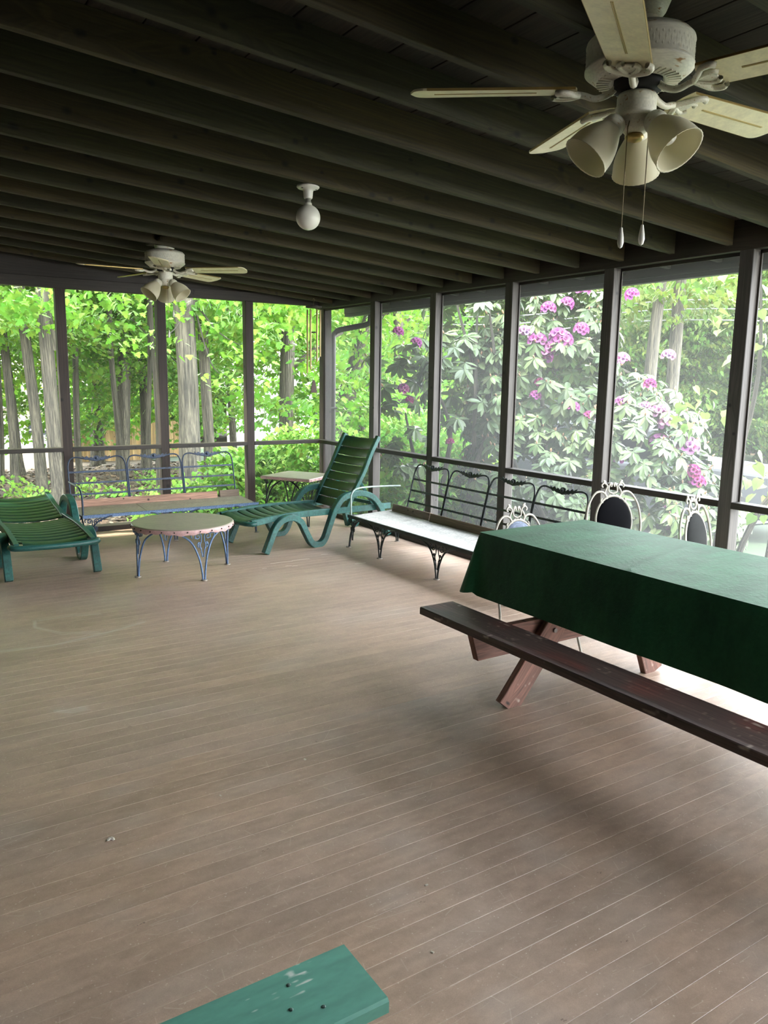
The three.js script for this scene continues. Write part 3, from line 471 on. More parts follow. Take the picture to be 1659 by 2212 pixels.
// ---------- ceiling fans ----------
M.fanWhite = std({ map: rep(tex(256, 256, (u, w) => { const k = 0.94 + 0.1 * noise(u * 40, w * 40, 40, 40), r = Math.min(1, Math.max(0, noise(u * 9, w * 9 + 3, 9, 9) * 0.7 + noise(u * 30, w * 30, 30, 30) * 0.4 - 0.80) * 6); return [216 * k * (1 - r) + 150 * r, 214 * k * (1 - r) + 110 * r, 196 * k * (1 - r) + 60 * r]; }), 2, 2), roughness: 0.42 });
M.blade = std({ map: rep(speckle([238, 230, 192], 0.07, 81), 2, 2), roughness: 0.28 });
M.gold = std({ color: lin(0.45, 0.33, 0.12), roughness: 0.35, metalness: 0.6 });
M.shade = phy({ color: lin(0.72, 0.68, 0.50), roughness: 1, transmission: 0.35, thickness: 0, clearcoat: 0.25, clearcoatRoughness: 0.35, side: THREE.DoubleSide });
M.cord = std({ color: lin(0.22, 0.18, 0.1), roughness: 0.6, metalness: 0.4 });
M.porcelain = std({ color: lin(0.74, 0.73, 0.66), roughness: 0.3 });
function fan(o, phase, top) {   // origin in the blade plane, above the light kit
  mesh('canopy', lathe([[0, top], [0.078, top], [0.08, top - 0.03], [0.066, top - 0.065], [0.05, top - 0.085], [0.0, top - 0.085]], 32), M.fanWhite, o);
  mesh('mount', new THREE.CylinderGeometry(0.05, 0.05, Math.max(0.02, top - 0.20), 20).translate(0, (top - 0.085 + 0.14) / 2, 0), M.fanWhite, o);
  const R = 0.150, motor = mesh('motor_housing', lathe([[0, 0.150], [0.10, 0.150], [R - 0.012, 0.138], [R, 0.126], [R + 0.002, 0.118], [R, 0.112], [R, 0.062], [R + 0.003, 0.057], [R + 0.003, 0.050], [R - 0.012, 0.038], [R - 0.032, 0.022], [0.075, 0.020], [0.07, 0.03], [0, 0.03]], 56), M.fanWhite, o);
  const slots = []; for (let k = 0; k < 54; k++) { const a = k / 54 * 2 * PI, c = (y, h, dy) => T(S(new THREE.OctahedronGeometry(0.5), 0.0025, h, 0.009), R * Math.cos(a + dy), y, R * Math.sin(a + dy), 0, -a - dy, 0); slots.push(c(0.087, 0.026, 0), c(0.072, 0.012, 0.058), c(0.102, 0.012, 0.058)); }
  mesh('side_ribs', slots, M.fanWhite, motor);
  const rad = []; for (let k = 0; k < 36; k++) { const a = k / 36 * 2 * PI; rad.push(T(S(new THREE.BoxGeometry(1, 1, 1), 0.036, 0.004, 0.0055), 0.100 * Math.cos(a), 0.0205, 0.100 * Math.sin(a), 0, -a, 0)); }
  mesh('bottom_ribs', rad, M.fanWhite, motor);
  mesh('flywheel', lathe([[0, 0.032], [0.068, 0.03], [0.07, 0.0], [0.04, -0.012], [0, -0.012]], 28), M.dark, o);
  for (let k = 0; k < 5; k++) {
    const a = phase + k * 2 * PI / 5, b = new THREE.Group(); b.name = 'blade'; b.rotation.y = -a; o.add(b);
    const sh = new THREE.Shape(), r0 = 0.185, r1 = 0.66, w0 = 0.058, w1 = 0.069; sh.moveTo(r0, -w0); sh.lineTo(r1 - 0.05, -w1); sh.quadraticCurveTo(r1 - 0.015, -w1, r1 - 0.008, -w1 + 0.035); sh.lineTo(r1, 0); sh.lineTo(r1 - 0.008, w1 - 0.035); sh.quadraticCurveTo(r1 - 0.015, w1, r1 - 0.05, w1); sh.lineTo(r0, w0); sh.quadraticCurveTo(r0 - 0.02, 0, r0, -w0);
    const bl = extrude(sh, 0.005, 0.001).rotateX(-PI / 2).translate(0, -0.0025, 0); T(bl, 0, 0, 0, -0.19);
    mesh('blade_panel', bl, M.blade, b);
    const inl = [-1, 1].map((s) => T(board(0.30, 0.0016, 0.003, 0.0004), 0.44, -0.0042, s * 0.002, 0, 0, 0)); mesh('blade_groove', inl.map((g) => T(g, 0, 0, 0, -0.19)), M.gold, b);
    mesh('blade_edge', [-1, 1].map((s) => T(boardAt(v(r0, 0, s * w0), v(r1 - 0.05, 0, s * w1), 0.0072, 0.0022, v(0, 1, 0), 0.0005), 0, 0, 0, -0.19)), M.gold, b);
    const arm = [tube([[0.055, 0.012, 0], [0.085, -0.012, 0], [0.12, -0.022, 0], [0.15, -0.014, 0], [0.178, -0.009, 0]], 0.0095, 20, 8)];
    for (const s of [-1, 1]) { arm.push(T(tube([[0.165, -0.012, 0], [0.185, -0.014, s * 0.03], [0.2, -0.013, s * 0.052], [0.225, -0.012, s * 0.060], [0.238, -0.011, s * 0.05]], 0.009, 20, 7), 0, 0, 0, -0.19)); arm.push(T(tube([[0.17, -0.011, s * 0.006], [0.2, -0.012, s * 0.022], [0.222, -0.011, s * 0.026], [0.232, -0.01, s * 0.014]], 0.0075, 16, 6), 0, 0, 0, -0.19)); }
    arm.push(T(S(ball(0.5, 0, 0, 0, 10, 6), 0.07, 0.012, 0.07), 0.195, -0.008, 0, -0.19));
    mesh('blade_arm', arm, M.fanWhite, b);
  }
  mesh('switch_housing', lathe([[0, -0.010], [0.052, -0.012], [0.056, -0.02], [0.056, -0.066], [0.050, -0.074], [0.046, -0.078], [0.046, -0.10], [0.03, -0.118], [0, -0.122]], 36), M.fanWhite, o);
  mesh('finial', lathe([[0, -0.118], [0.022, -0.12], [0.028, -0.13], [0.02, -0.14], [0, -0.145]], 20), M.gold, o);
  for (let k = 0; k < 3; k++) {
    const a = o.userData.kit + k * 2 * PI / 3, g = new THREE.Group(); g.name = 'lamp'; g.position.set(0.055 * Math.cos(a), -0.088, 0.055 * Math.sin(a)); g.rotation.order = 'YXZ'; g.rotation.y = -a; o.add(g);
    const tilt = -0.72, tt = (q) => T(q, 0, 0, 0, 0, 0, -tilt + 0.0);
    mesh('collar', tt(lathe([[0, 0.004], [0.024, 0.004], [0.030, -0.004], [0.034, -0.018], [0.034, -0.026], [0.03, -0.03]], 26)), M.fanWhite, g);
    const prof = []; for (let i = 0; i <= 14; i++) { const q = i / 14; prof.push([0.028 + 0.036 * Math.sin(Math.min(1, q * 1.25) * PI / 2) + 0.006 * q * q, -0.022 - 0.118 * q]); }
    prof.push([0.072, -0.143], [0.069, -0.142]); for (let i = 14; i >= 0; i--) prof.push([prof[i][0] - 0.003, prof[i][1]]);
    const sg = lathe(prof, 60), p = sg.attributes.position; for (let i = 0; i < p.count; i++) { const x = p.getX(i), z = p.getZ(i), f = 1 + 0.008 * Math.cos(Math.atan2(z, x) * 30); p.setX(i, x * f); p.setZ(i, z * f); } sg.computeVertexNormals();
    mesh('glass_shade', tt(sg), M.shade, g);
    mesh('lamp_bulb', tt(lathe([[0, -0.02], [0.012, -0.02], [0.013, -0.04], [0.024, -0.065], [0.026, -0.08], [0.018, -0.098], [0, -0.105]], 18)), M.porcelain, g);
  }
  for (const [x, z, L] of o.userData.chains) { const c = mesh('pull_chain', tube([[x * 0.8, -0.095, z * 0.8], [x, -0.12, z], [x * 1.0, -0.16, z], [x, -0.1 - L, z]], 0.0015, 14, 5), M.cord, o); mesh('pull_knob', lathe([[0, 0], [0.004, -0.002], [0.0085, -0.028], [0.0095, -0.042], [0.006, -0.056], [0, -0.06]], 14).translate(x, -0.1 - L, z), M.porcelain, c); }
}
{
  const near = thing('ceiling_fan', 'large cream ceiling fan with three bell shades nearest the camera', 'ceiling fan', [-2.423, 2.407, 6.476]);
  Object.assign(near.userData, { kit: 2.5 + PI, chains: [[-0.055, 0.02, 0.29], [0.0, 0.05, 0.28]] }); fan(near, 3.80, 0.27);
  const far = thing('ceiling_fan', 'cream ceiling fan with three bell shades above the loungers', 'ceiling fan', [-2.353, 2.383, 1.838]);
  Object.assign(far.userData, { kit: -1.26, chains: [[0.0, 0.05, 0.36], [0.05, 0.02, 0.2]] }); fan(far, 3.21, 0.21);
  for (const f of [near, far]) { delete f.userData.kit; delete f.userData.chains; }
  for (const f of [near, far]) { const x = f.position.x, z = f.position.z; }
}
for (const [x, z, n] of [[-2.423, 6.476, 'near'], [-2.353, 1.838, 'far']]) {
  const y = rafterY(x) + (n === 'near' ? 0.118 : 0.03);
  const m = mesh('mounting_board', beamZ(x - 0.09, x + 0.09, y, y + 0.022, z - 0.185, z + 0.185), M.rafter, scene.children.find((c) => c.name === 'ceiling'));
}
// ---------- bare globe bulb ----------
{
  const yb = 2.556, t = thing('ceiling_lamp', 'bare white globe bulb in a porcelain holder between the fans', 'lamp', [-2.365, yb, 4.29]);
  mesh('lamp_holder', lathe([[0, 0], [0.058, 0], [0.060, -0.008], [0.054, -0.014], [0.03, -0.018], [0.026, -0.03], [0.023, -0.06], [0.02, -0.065], [0, -0.065]], 32), M.porcelain, t);
  mesh('bulb_neck', lathe([[0.0, -0.06], [0.0145, -0.062], [0.015, -0.08], [0.02, -0.09]], 20), std({ color: lin(0.3, 0.3, 0.26), roughness: 0.4, metalness: 0.3 }), t);
  mesh('globe_bulb', lathe([[0.019, -0.086], [0.021, -0.096], ...Array.from({ length: 18 }, (_, i) => { const a = 0.38 + (PI - 0.38) * i / 17; return [0.064 * Math.sin(a), -0.158 + 0.064 * Math.cos(a)]; })], 36), phy({ color: lin(0.78, 0.77, 0.68), roughness: 0.35, clearcoat: 0.3 }), t);
  for (const s of [-1, 1]) mesh('screw', new THREE.CylinderGeometry(0.005, 0.005, 0.004, 8).translate(s * 0.04, -0.015, 0.012), M.dark, t);
}
// ---------- wind chime ----------
{
  const t = thing('wind_chime', 'wind chime with six brass tubes hanging near the corner post', 'wind chime', [-0.232, 2.33, 0.305]);
  M.brass = std({ color: lin(0.24, 0.19, 0.09), roughness: 0.3, metalness: 0.9 });
  M.chimeWood = std({ color: lin(0.03, 0.02, 0.016), roughness: 0.6 });
  mesh('top_disc', new THREE.CylinderGeometry(0.088, 0.088, 0.018, 28), M.chimeWood, t);
  mesh('hanger', [tube([[0, 0.009, 0], [0, 0.05, 0], [0.012, 0.075, 0], [0, 0.09, 0], [-0.01, 0.078, 0]], 0.003, 24, 6)], M.cord, t);
  const Ls = [0.50, 0.56, 0.62, 0.68, 0.64, 0.54];
  for (let k = 0; k < 6; k++) { const a = k / 6 * 2 * PI + 0.5, x = 0.07 * Math.cos(a), z = 0.07 * Math.sin(a); const tb = mesh('chime_tube', new THREE.CylinderGeometry(0.0095, 0.0095, Ls[k], 12).translate(x, -0.03 - Ls[k] / 2, z), M.brass, t); mesh('tube_cord', rod([x, -0.008, z], [x, -0.04, z], 0.001), M.cord, tb); }
  mesh('striker', new THREE.CylinderGeometry(0.036, 0.036, 0.012, 20).translate(0, -0.27, 0), M.chimeWood, t);
  mesh('cord', rod([0, -0.009, 0], [0, -0.80, 0], 0.0012), M.cord, t);
  mesh('wind_sail', extrude(shapeOf([[-0.012, 0], [0.012, 0], [0.038, -0.135], [-0.038, -0.135]]), 0.008, 0.001).translate(0, -0.79, -0.004), std({ color: lin(0.06, 0.03, 0.025), roughness: 0.6 }), t);
}
// ---------- crumbs on the boards ----------
for (const [x, z, s, lab] of [[-3.8, 5.585, 0.016, 'pale crumpled leaf crumb on the boards at the left'], [-2.97, 5.42, 0.009, 'tiny pale wood chip in the middle of the boards'], [-3.375, 5.51, 0.008, 'small dry twig scrap on the open boards'], [-3.18, 6.6, 0.008, 'thin pale splinter beside the green bench'], [-3.02, 6.355, 0.007, 'small white paint flake on the near boards']]) {
  const r = rng(Math.round(x * -1000)), g = []; for (let k = 0; k < 4; k++) { const q = new THREE.IcosahedronGeometry(s * rr(0.25, 0.5, r), 0); q.scale(1.6, 0.35, 1); g.push(T(q, rr(-s, s, r) * 0.6, s * 0.12 + 0.001, rr(-s, s, r) * 0.5, rr(-0.2, 0.2, r), rr(0, 3, r), 0)); }
  const m = tag(mesh('floor_crumb', g, std({ color: lin(0.5, 0.46, 0.38), roughness: 0.9 }), scene), lab, 'debris'); m.position.set(x, 0, z);
}
// ---------- ground outside ----------
const ss = (a, b, x) => { const t = Math.max(0, Math.min(1, (x - a) / (b - a))); return t * t * (3 - 2 * t); };
const groundY = (x, z) => { const dx = Math.max(0, x - 0.2, XL - x), dz = Math.max(0, -0.2 - z, z - 8.5), d = Math.hypot(dx, dz); return -0.46 - 0.85 * ss(0, 24, d) - 0.4 * ss(20, 60, d) + 0.10 * (noise(x * 0.35 + 40, z * 0.35 + 70) - 0.5) * ss(0, 3, d); };
function groundPatch(x0, x1, z0, z1, n, m, lift, uvs) {
  const pos = [], uv = [], idx = [];
  for (let j = 0; j <= m; j++) for (let i = 0; i <= n; i++) { const x = x0 + (x1 - x0) * i / n, z = z0 + (z1 - z0) * j / m; pos.push(x, groundY(x, z) + lift, z); uv.push(x * uvs, z * uvs); if (i < n && j < m) { const a = j * (n + 1) + i; idx.push(a, a + n + 1, a + 1, a + 1, a + n + 1, a + n + 2); } }
  const g = new THREE.BufferGeometry(); g.setAttribute('position', new THREE.Float32BufferAttribute(pos, 3)); g.setAttribute('uv', new THREE.Float32BufferAttribute(uv, 2)); g.setIndex(idx); g.computeVertexNormals(); return g;
}
M.litter = std({ map: tex(512, 512, (u, w) => { const a = noise(u * 60, w * 60, 60, 60), b = noise(u * 130 + 3, w * 130, 130, 130), c = noise(u * 9, w * 9 + 4, 9, 9), k = 0.55 + 0.5 * a + 0.3 * b; return [74 * k, (60 + 6 * c) * k, (42 + 4 * c) * k]; }), roughness: 0.95 });
M.lawn = std({ map: tex(512, 512, (u, w) => { const a = noise(u * 90, w * 90, 90, 90), b = noise(u * 12, w * 12, 12, 12), k = 0.6 + 0.45 * a + 0.25 * b; return [25 * k, 42 * k, 12 * k]; }), roughness: 0.95 });
M.asphalt = std({ map: tex(256, 256, (u, w) => { const k = 0.85 + 0.3 * noise(u * 80, w * 80, 80, 80); return [31 * k, 31 * k, 31 * k]; }), roughness: 0.9 });
struct('ground', groundPatch(-30, 60, -62, 30, 90, 92, 0, 0.9), M.litter);
struct('lawn', [groundPatch(3.2, 26, -22, 14, 60, 90, 0.03, 0.7), groundPatch(0.5, 3.2, 2.6, 14, 12, 40, 0.03, 0.7)], M.lawn);
struct('driveway', groundPatch(3.7, 13, -3.2, 1.3, 30, 16, 0.05, 0.5), M.asphalt);
// ---------- leaves ----------
const leafMat = (r, g, b, tr = 0.45, coat = 0) => phy({ color: lin(r, g, b), vertexColors: true, roughness: 1, transmission: tr, thickness: 0, specularIntensity: 0.5, clearcoat: coat, clearcoatRoughness: 0.3, side: THREE.DoubleSide });
function flatLeaf(outline, fold = 0.12, curl = 0.1) {   // outline [[along, across]...] of one side, base at 0, tip at 1
  const pos = [0, 0, 0], n = outline.length, idx = [];
  const H = (a, c) => fold * Math.abs(c) - curl * a * a;
  const spine = [[0, 0], ...outline.map(([a]) => [a, 0])];
  const P = []; const add = (a, c) => { P.push([a, H(a, c), c]); return P.length - 1; };
  for (const s of [-1, 1]) { let pe = add(0, 0), ps = pe; for (const [a, c] of outline) { const e = add(a, s * c), m = add(a * 0.97, 0); s > 0 ? idx.push(ps, pe, e, ps, e, m) : idx.push(ps, e, pe, ps, m, e); pe = e; ps = m; } }
  const g = new THREE.BufferGeometry(); g.setAttribute('position', new THREE.Float32BufferAttribute(P.flat(), 3)); g.setIndex(idx); g.computeVertexNormals(); g.setAttribute('uv', new THREE.Float32BufferAttribute(P.flatMap((p) => [p[0], p[2]]), 2)); return g;
}
const mapleLeaf = flatLeaf([[0.05, 0.22], [0.22, 0.46], [0.32, 0.26], [0.50, 0.50], [0.58, 0.22], [0.80, 0.20], [1.0, 0.0]], 0.10, 0.16);
const simpleLeaf = flatLeaf([[0.2, 0.24], [0.45, 0.30], [0.75, 0.17], [1, 0]], 0.2, 0.18);
const rhodoLeaf = flatLeaf([[0.12, 0.03], [0.3, 0.15], [0.55, 0.19], [0.8, 0.135], [1, 0]], 0.22, 0.14);
const heartLeaf = flatLeaf([[-0.1, 0.25], [0.1, 0.44], [0.38, 0.44], [0.7, 0.22], [1, 0]], 0.16, 0.2);
const tinted = (g, c) => { const n = g.attributes.position.count, a = new Float32Array(n * 3); for (let i = 0; i < n; i++) a.set(c, i * 3); g.setAttribute('color', new THREE.BufferAttribute(a, 3)); return g; };
function spray(leaf, n, size, len, r, spread = 0.32, droop = 0.5) {
  const gs = [];
  for (let i = 0; i < n; i++) {
    const t = (i + r()) / n, s = i % 2 ? 1 : -1, k = rr(0.7, 1.15, r), g = leaf.clone(); g.scale(size * k, size * k, size * k);
    T(g, 0, 0, 0, rr(-0.6, 0.6, r), s * rr(0.2, 1.5, r), -droop * rr(0.1, 1.7, r), 'YXZ');
    g.translate(t * len - len / 2, rr(-0.1, 0.1, r) - 0.16 * t * len, s * rr(0.02, spread, r) * (0.4 + 0.9 * Math.sin(t * PI)));
    gs.push(tinted(plain(g), [rr(0.72, 1.2, r), rr(0.8, 1.14, r), rr(0.7, 1.2, r)]));
  }
  return mergeGeometries(gs);
}
const R5 = rng(505);
const mapleSprays = [spray(mapleLeaf, 42, 0.108, 0.95, R5), spray(mapleLeaf, 42, 0.108, 0.95, R5, 0.4, 0.8)];
const farSpray = spray(simpleLeaf, 40, 0.16, 1.0, R5, 0.45, 0.7);
const shrubSpray = spray(simpleLeaf, 34, 0.085, 0.42, R5, 0.17, 0.5);
M.maple = leafMat(0.125, 0.275, 0.02, 0.5); M.farLeaf = leafMat(0.165, 0.305, 0.022, 0.5); M.yardLeaf = leafMat(0.085, 0.15, 0.02, 0.45); M.shrubLeaf = leafMat(0.17, 0.33, 0.045, 0.4);
M.bark = std({ map: rep(tex(256, 512, (u, w) => { const k = 0.30 + 0.55 * noise(u * 46, w * 7, 46, 7) + 0.35 * noise(u * 18, w * 5 + 9, 18, 5) + 0.35 * noise(u * 110, w * 24, 110, 24); return [74 * k, 70 * k, 58 * k]; }), 1, 1), bumpMap: tex(256, 512, (u, w) => { const k = 255 * (0.65 * noise(u * 46, w * 7, 46, 7) + 0.35 * noise(u * 110, w * 24, 110, 24)); return [k, k, k]; }, false), bumpScale: 0.02, roughness: 0.95 });
function taper(pts, radii, seg = 16, rad = 10) {
  const c = curve(pts), fr = c.computeFrenetFrames(seg, false), pos = [], uv = [], idx = [], Lc = c.getLength();
  for (let i = 0; i <= seg; i++) { const t = i / seg, p = c.getPoint(t), q = t * (radii.length - 1), k = Math.min(radii.length - 2, Math.floor(q)), r0 = radii[k] + (radii[k + 1] - radii[k]) * (q - k); for (let j = 0; j <= rad; j++) { const a = j / rad * 2 * PI, r = r0 * (1 + 0.09 * Math.sin(a * 3 + i * 0.7) * (r0 > 0.05 ? 1 : 0)); pos.push(p.x + r * (Math.cos(a) * fr.normals[i].x + Math.sin(a) * fr.binormals[i].x), p.y + r * (Math.cos(a) * fr.normals[i].y + Math.sin(a) * fr.binormals[i].y), p.z + r * (Math.cos(a) * fr.normals[i].z + Math.sin(a) * fr.binormals[i].z)); uv.push(j / rad * Math.max(1, Math.round(r0 * 8)), t * Lc * 0.6); if (i < seg && j < rad) { const k2 = i * (rad + 1) + j; idx.push(k2, k2 + rad + 1, k2 + 1, k2 + 1, k2 + rad + 1, k2 + rad + 2); } } }
  const g = new THREE.BufferGeometry(); g.setAttribute('position', new THREE.Float32BufferAttribute(pos, 3)); g.setAttribute('uv', new THREE.Float32BufferAttribute(uv, 2)); g.setIndex(idx); g.computeVertexNormals(); return g;
}
function foliage(name, geo, mat, places, parent) {   // places: [position, quaternion, scale, colour]
  const im = new THREE.InstancedMesh(geo, mat, places.length), m = new THREE.Matrix4();
  places.forEach(([p, q, s, c], i) => { im.setMatrixAt(i, m.compose(p, q, v(s, s, s))); im.setColorAt(i, c); });
  im.name = name; im.castShadow = im.receiveShadow = true; im.userData.kind = 'stuff'; parent.add(im); return im;
}
const qE = (x, y, z) => new THREE.Quaternion().setFromEuler(new THREE.Euler(x, y, z, 'YXZ'));
// points in a set of ellipsoids [x,y,z,rx,ry,rz], more of them towards the shell
function inBlobs(blobs, n, r, shell = 0.55) { const w = blobs.map((b) => b[3] * b[4] + b[3] * b[5]), tot = w.reduce((a, b) => a + b), out = []; for (let i = 0; i < n; i++) { let k = 0, t = r() * tot; while (k < blobs.length - 1 && (t -= w[k]) > 0) k++; const b = blobs[k], a = r() * 2 * PI, u = r() * 2 - 1, q = Math.sqrt(1 - u * u), rad = shell + (1 - shell) * Math.cbrt(r()); out.push([v(b[0] + b[3] * q * Math.cos(a) * rad, b[1] + b[4] * u * rad, b[2] + b[5] * q * Math.sin(a) * rad), v(q * Math.cos(a), u, q * Math.sin(a)), b]); } return out; }
function crownPlaces(blobs, n, s, r, hue = 1) { return inBlobs(blobs, n, r, 0.3).map(([p]) => { const k = rr(0.75, 1.25, r), y = rr(-0.12, 0.2, r); return [p, qE(rr(-0.35, 0.35, r), r() * 2 * PI, rr(-0.35, 0.25, r)), s * rr(0.75, 1.25, r), lin((k + y) * hue, k, k * 0.9)]; }); }
// the leaves that show largest, each a piece of its own
function looseLeaves(t, geo, mats, n, size, blobs, r, near) {
  const lg = tinted(plain(geo.clone()), [1, 1, 1]), cam = v(-4.36, 1.57, 8.15), pts = inBlobs(blobs, n * near, r, 0.75).map(([p]) => p); pts.sort((a, b) => a.distanceTo(cam) - b.distanceTo(cam));
  pts.slice(0, n).forEach((p, i) => { const m = new THREE.Mesh(lg, mats[i % mats.length]); m.name = 'leaf'; m.castShadow = m.receiveShadow = true; m.position.copy(p).sub(t.position); m.rotation.set(rr(-0.5, 0.5, r), r() * 6.28, -rr(0.1, 1.0, r), 'YXZ'); m.scale.setScalar(size * rr(0.75, 1.2, r)); t.add(m); });
}
function tree(label, o) {
  const { x, z, r, h = o.top ? 11 : 8.5, lean = [0, 0], blobs, n, s = 1, seed, geo = mapleSprays[seed % 2], mat = M.maple, limbs = 3, group, hue = 1 } = o, rd = rng(seed * 97 + 5), y0 = groundY(x, z) - 0.1, t = thing(o.name || 'maple_tree', label, 'tree', [x, y0, z], 0, group);
  const pt = (f) => [lean[0] * f * h + 0.12 * Math.sin(f * 5 + seed), f * h, lean[1] * f * h + 0.1 * Math.cos(f * 4 + seed)], p0 = pt(0);
  const q = (f) => { const a = pt(f); return [a[0] - p0[0], a[1], a[2] - p0[2]]; };
  mesh('trunk', taper([0, 0.04, 0.15, 0.35, 0.6, 0.8, 1].map(q), [r * 1.5, r * 1.12, r, r * 0.92, r * 0.82, r * 0.6, r * 0.25], 22, r > 0.1 ? 14 : 8), M.bark, t);
  for (let k = 0; k < limbs; k++) { const f = rr(0.26, 0.7, rd), a = rd() * 2 * PI, L = rr(1.2, 2.6, rd), b = q(f); mesh('branch', taper([b, [b[0] + 0.4 * L * Math.cos(a), b[1] + 0.22 * L, b[2] + 0.4 * L * Math.sin(a)], [b[0] + L * Math.cos(a), b[1] + 0.42 * L, b[2] + L * Math.sin(a)]], [r * 0.36, r * 0.22, r * 0.08], 8, 6), M.bark, t); }
  for (const b of o.extra || []) mesh('branch', taper(b.pts.map(([bx, by, bz]) => [bx - x, by - y0, bz - z]), b.radii, 14, 8), M.bark, t);
  if (o.top) foliage('upper_crown', farSpray, M.farLeaf, crownPlaces([[lean[0] * h * 0.9, 10.2 + rr(-1, 1, rd), lean[1] * h * 0.9, 3.6, 2.6, 3.4]], o.top, 2.0, rd, hue), t);
  if (n) foliage('crown', geo, mat, crownPlaces(blobs.map((b) => [b[0] - x, b[1] - y0, b[2] - z, b[3], b[4], b[5]]), n, s, rd, hue), t);
  t.userData.y0 = y0; return t;
}
// near woods beyond the far wall: trunks where the photograph has them
const woods = 'trees of the wood beyond the far wall';
const near = [
  ['slim grey tree trunk at the left edge of the wood', { x: -2.26, z: -7.72, r: 0.075, seed: 1, n: 60, blobs: [[-2.4, 3.6, -7.6, 1.6, 1.6, 1.4]] }],
  ['slim straight tree trunk beside the thick forked one', { x: -1.95, z: -6.66, r: 0.09, seed: 2, n: 70, blobs: [[-1.6, 3.4, -6.6, 1.5, 1.3, 1.3]] }],
  ['thick ridged tree trunk forking behind the leftmost post', { x: -2.10, z: -4.15, r: 0.10, seed: 3, n: 30, lean: [0.0, 0.0], blobs: [[-2.3, 2.9, -3.6, 1.3, 0.9, 0.9]], extra: [{ pts: [[-2.12, 1.9, -4.15], [-2.18, 2.4, -4.12], [-2.34, 3.2, -4.05], [-2.5, 4.6, -4]], radii: [0.07, 0.07, 0.06, 0.05] }] }],
  ['thin pale trunk right of the leftmost post', { x: -0.73, z: -9.5, r: 0.065, seed: 4, n: 80, blobs: [[-0.6, 3.2, -9.3, 1.7, 1.7, 1.5]] }],
  ['dark distant trunk in the second screen bay', { x: 0.9, z: -15.3, r: 0.12, seed: 5, n: 120, blobs: [[0.8, 3.4, -15, 2.4, 2.2, 2]] }],
  ['grey trunk in the middle of the second screen bay', { x: 0.58, z: -11.2, r: 0.13, seed: 6, n: 110, blobs: [[0.6, 3.3, -10.8, 2.0, 1.8, 1.6]] }],
  ['trunk standing close left of the second post', { x: 1.69, z: -13, r: 0.12, seed: 7, n: 120, blobs: [[1.7, 3.1, -12.6, 2.1, 2.0, 1.8]] }],
  ['stout leaning trunk in the third screen bay', { x: -0.30, z: -3.68, r: 0.155, lean: [0.035, 0.01], seed: 8, n: 0, limbs: 2, blobs: [] }],
  ['pale smooth trunk behind the stout leaning one', { x: 0.39, z: -4.49, r: 0.09, seed: 9, n: 46, limbs: 3, blobs: [[0.9, 2.7, -4.2, 1.1, 0.8, 1.0]] }],
  ['forked trunk behind the wind chime', { x: 1.98, z: -4.89, r: 0.13, seed: 10, n: 120, limbs: 3, blobs: [[1.9, 2.75, -5.7, 1.5, 1.1, 1.0], [2.7, 1.3, -5.0, 0.8, 0.8, 0.7], [1.35, 1.1, -4.6, 0.4, 0.5, 0.4]], extra: [{ pts: [[1.98, 1.9, -4.89], [1.75, 2.6, -4.85], [1.6, 3.4, -4.8]], radii: [0.07, 0.055, 0.045] }, { pts: [[2.0, 1.7, -4.89], [2.5, 2.1, -4.8], [3.0, 2.4, -4.7]], radii: [0.05, 0.04, 0.03] }] }],
  ['slanting grey trunk behind the downspout', { x: 3.7, z: -6.8, r: 0.2, lean: [0.22, 0.12], seed: 11, n: 90, blobs: [[4.4, 2.9, -6, 1.4, 1.3, 1.3], [4.6, 1.0, -5.4, 0.9, 0.9, 0.9]] }],
].map(([label, o]) => tree(label, { top: 90, ...o }));
for (const [label, x, z, rad, ln] of [['slim bare trunk at the far left of the wood', -3.0, -9.2, 0.055, 0.02], ['thin sapling trunk between the two slim left trunks', -2.15, -10.5, 0.045, -0.015], ['slim mottled trunk left of the fence', -0.05, -8.6, 0.06, 0.01], ['straight pale trunk in front of the fence', 0.35, -8.2, 0.05, -0.02], ['thin crooked trunk left of the stout leaning one', -0.05, -6.2, 0.04, 0.04], ['slim dark trunk behind the pale smooth one', 1.35, -8.0, 0.065, 0.0]])
  tree(label, { x, z, r: rad, seed: 200 + Math.round(rad * 1000), lean: [ln, 0], n: 26, limbs: 2, blobs: [[x, 4.2, z, 1.3, 1.0, 1.2]] });
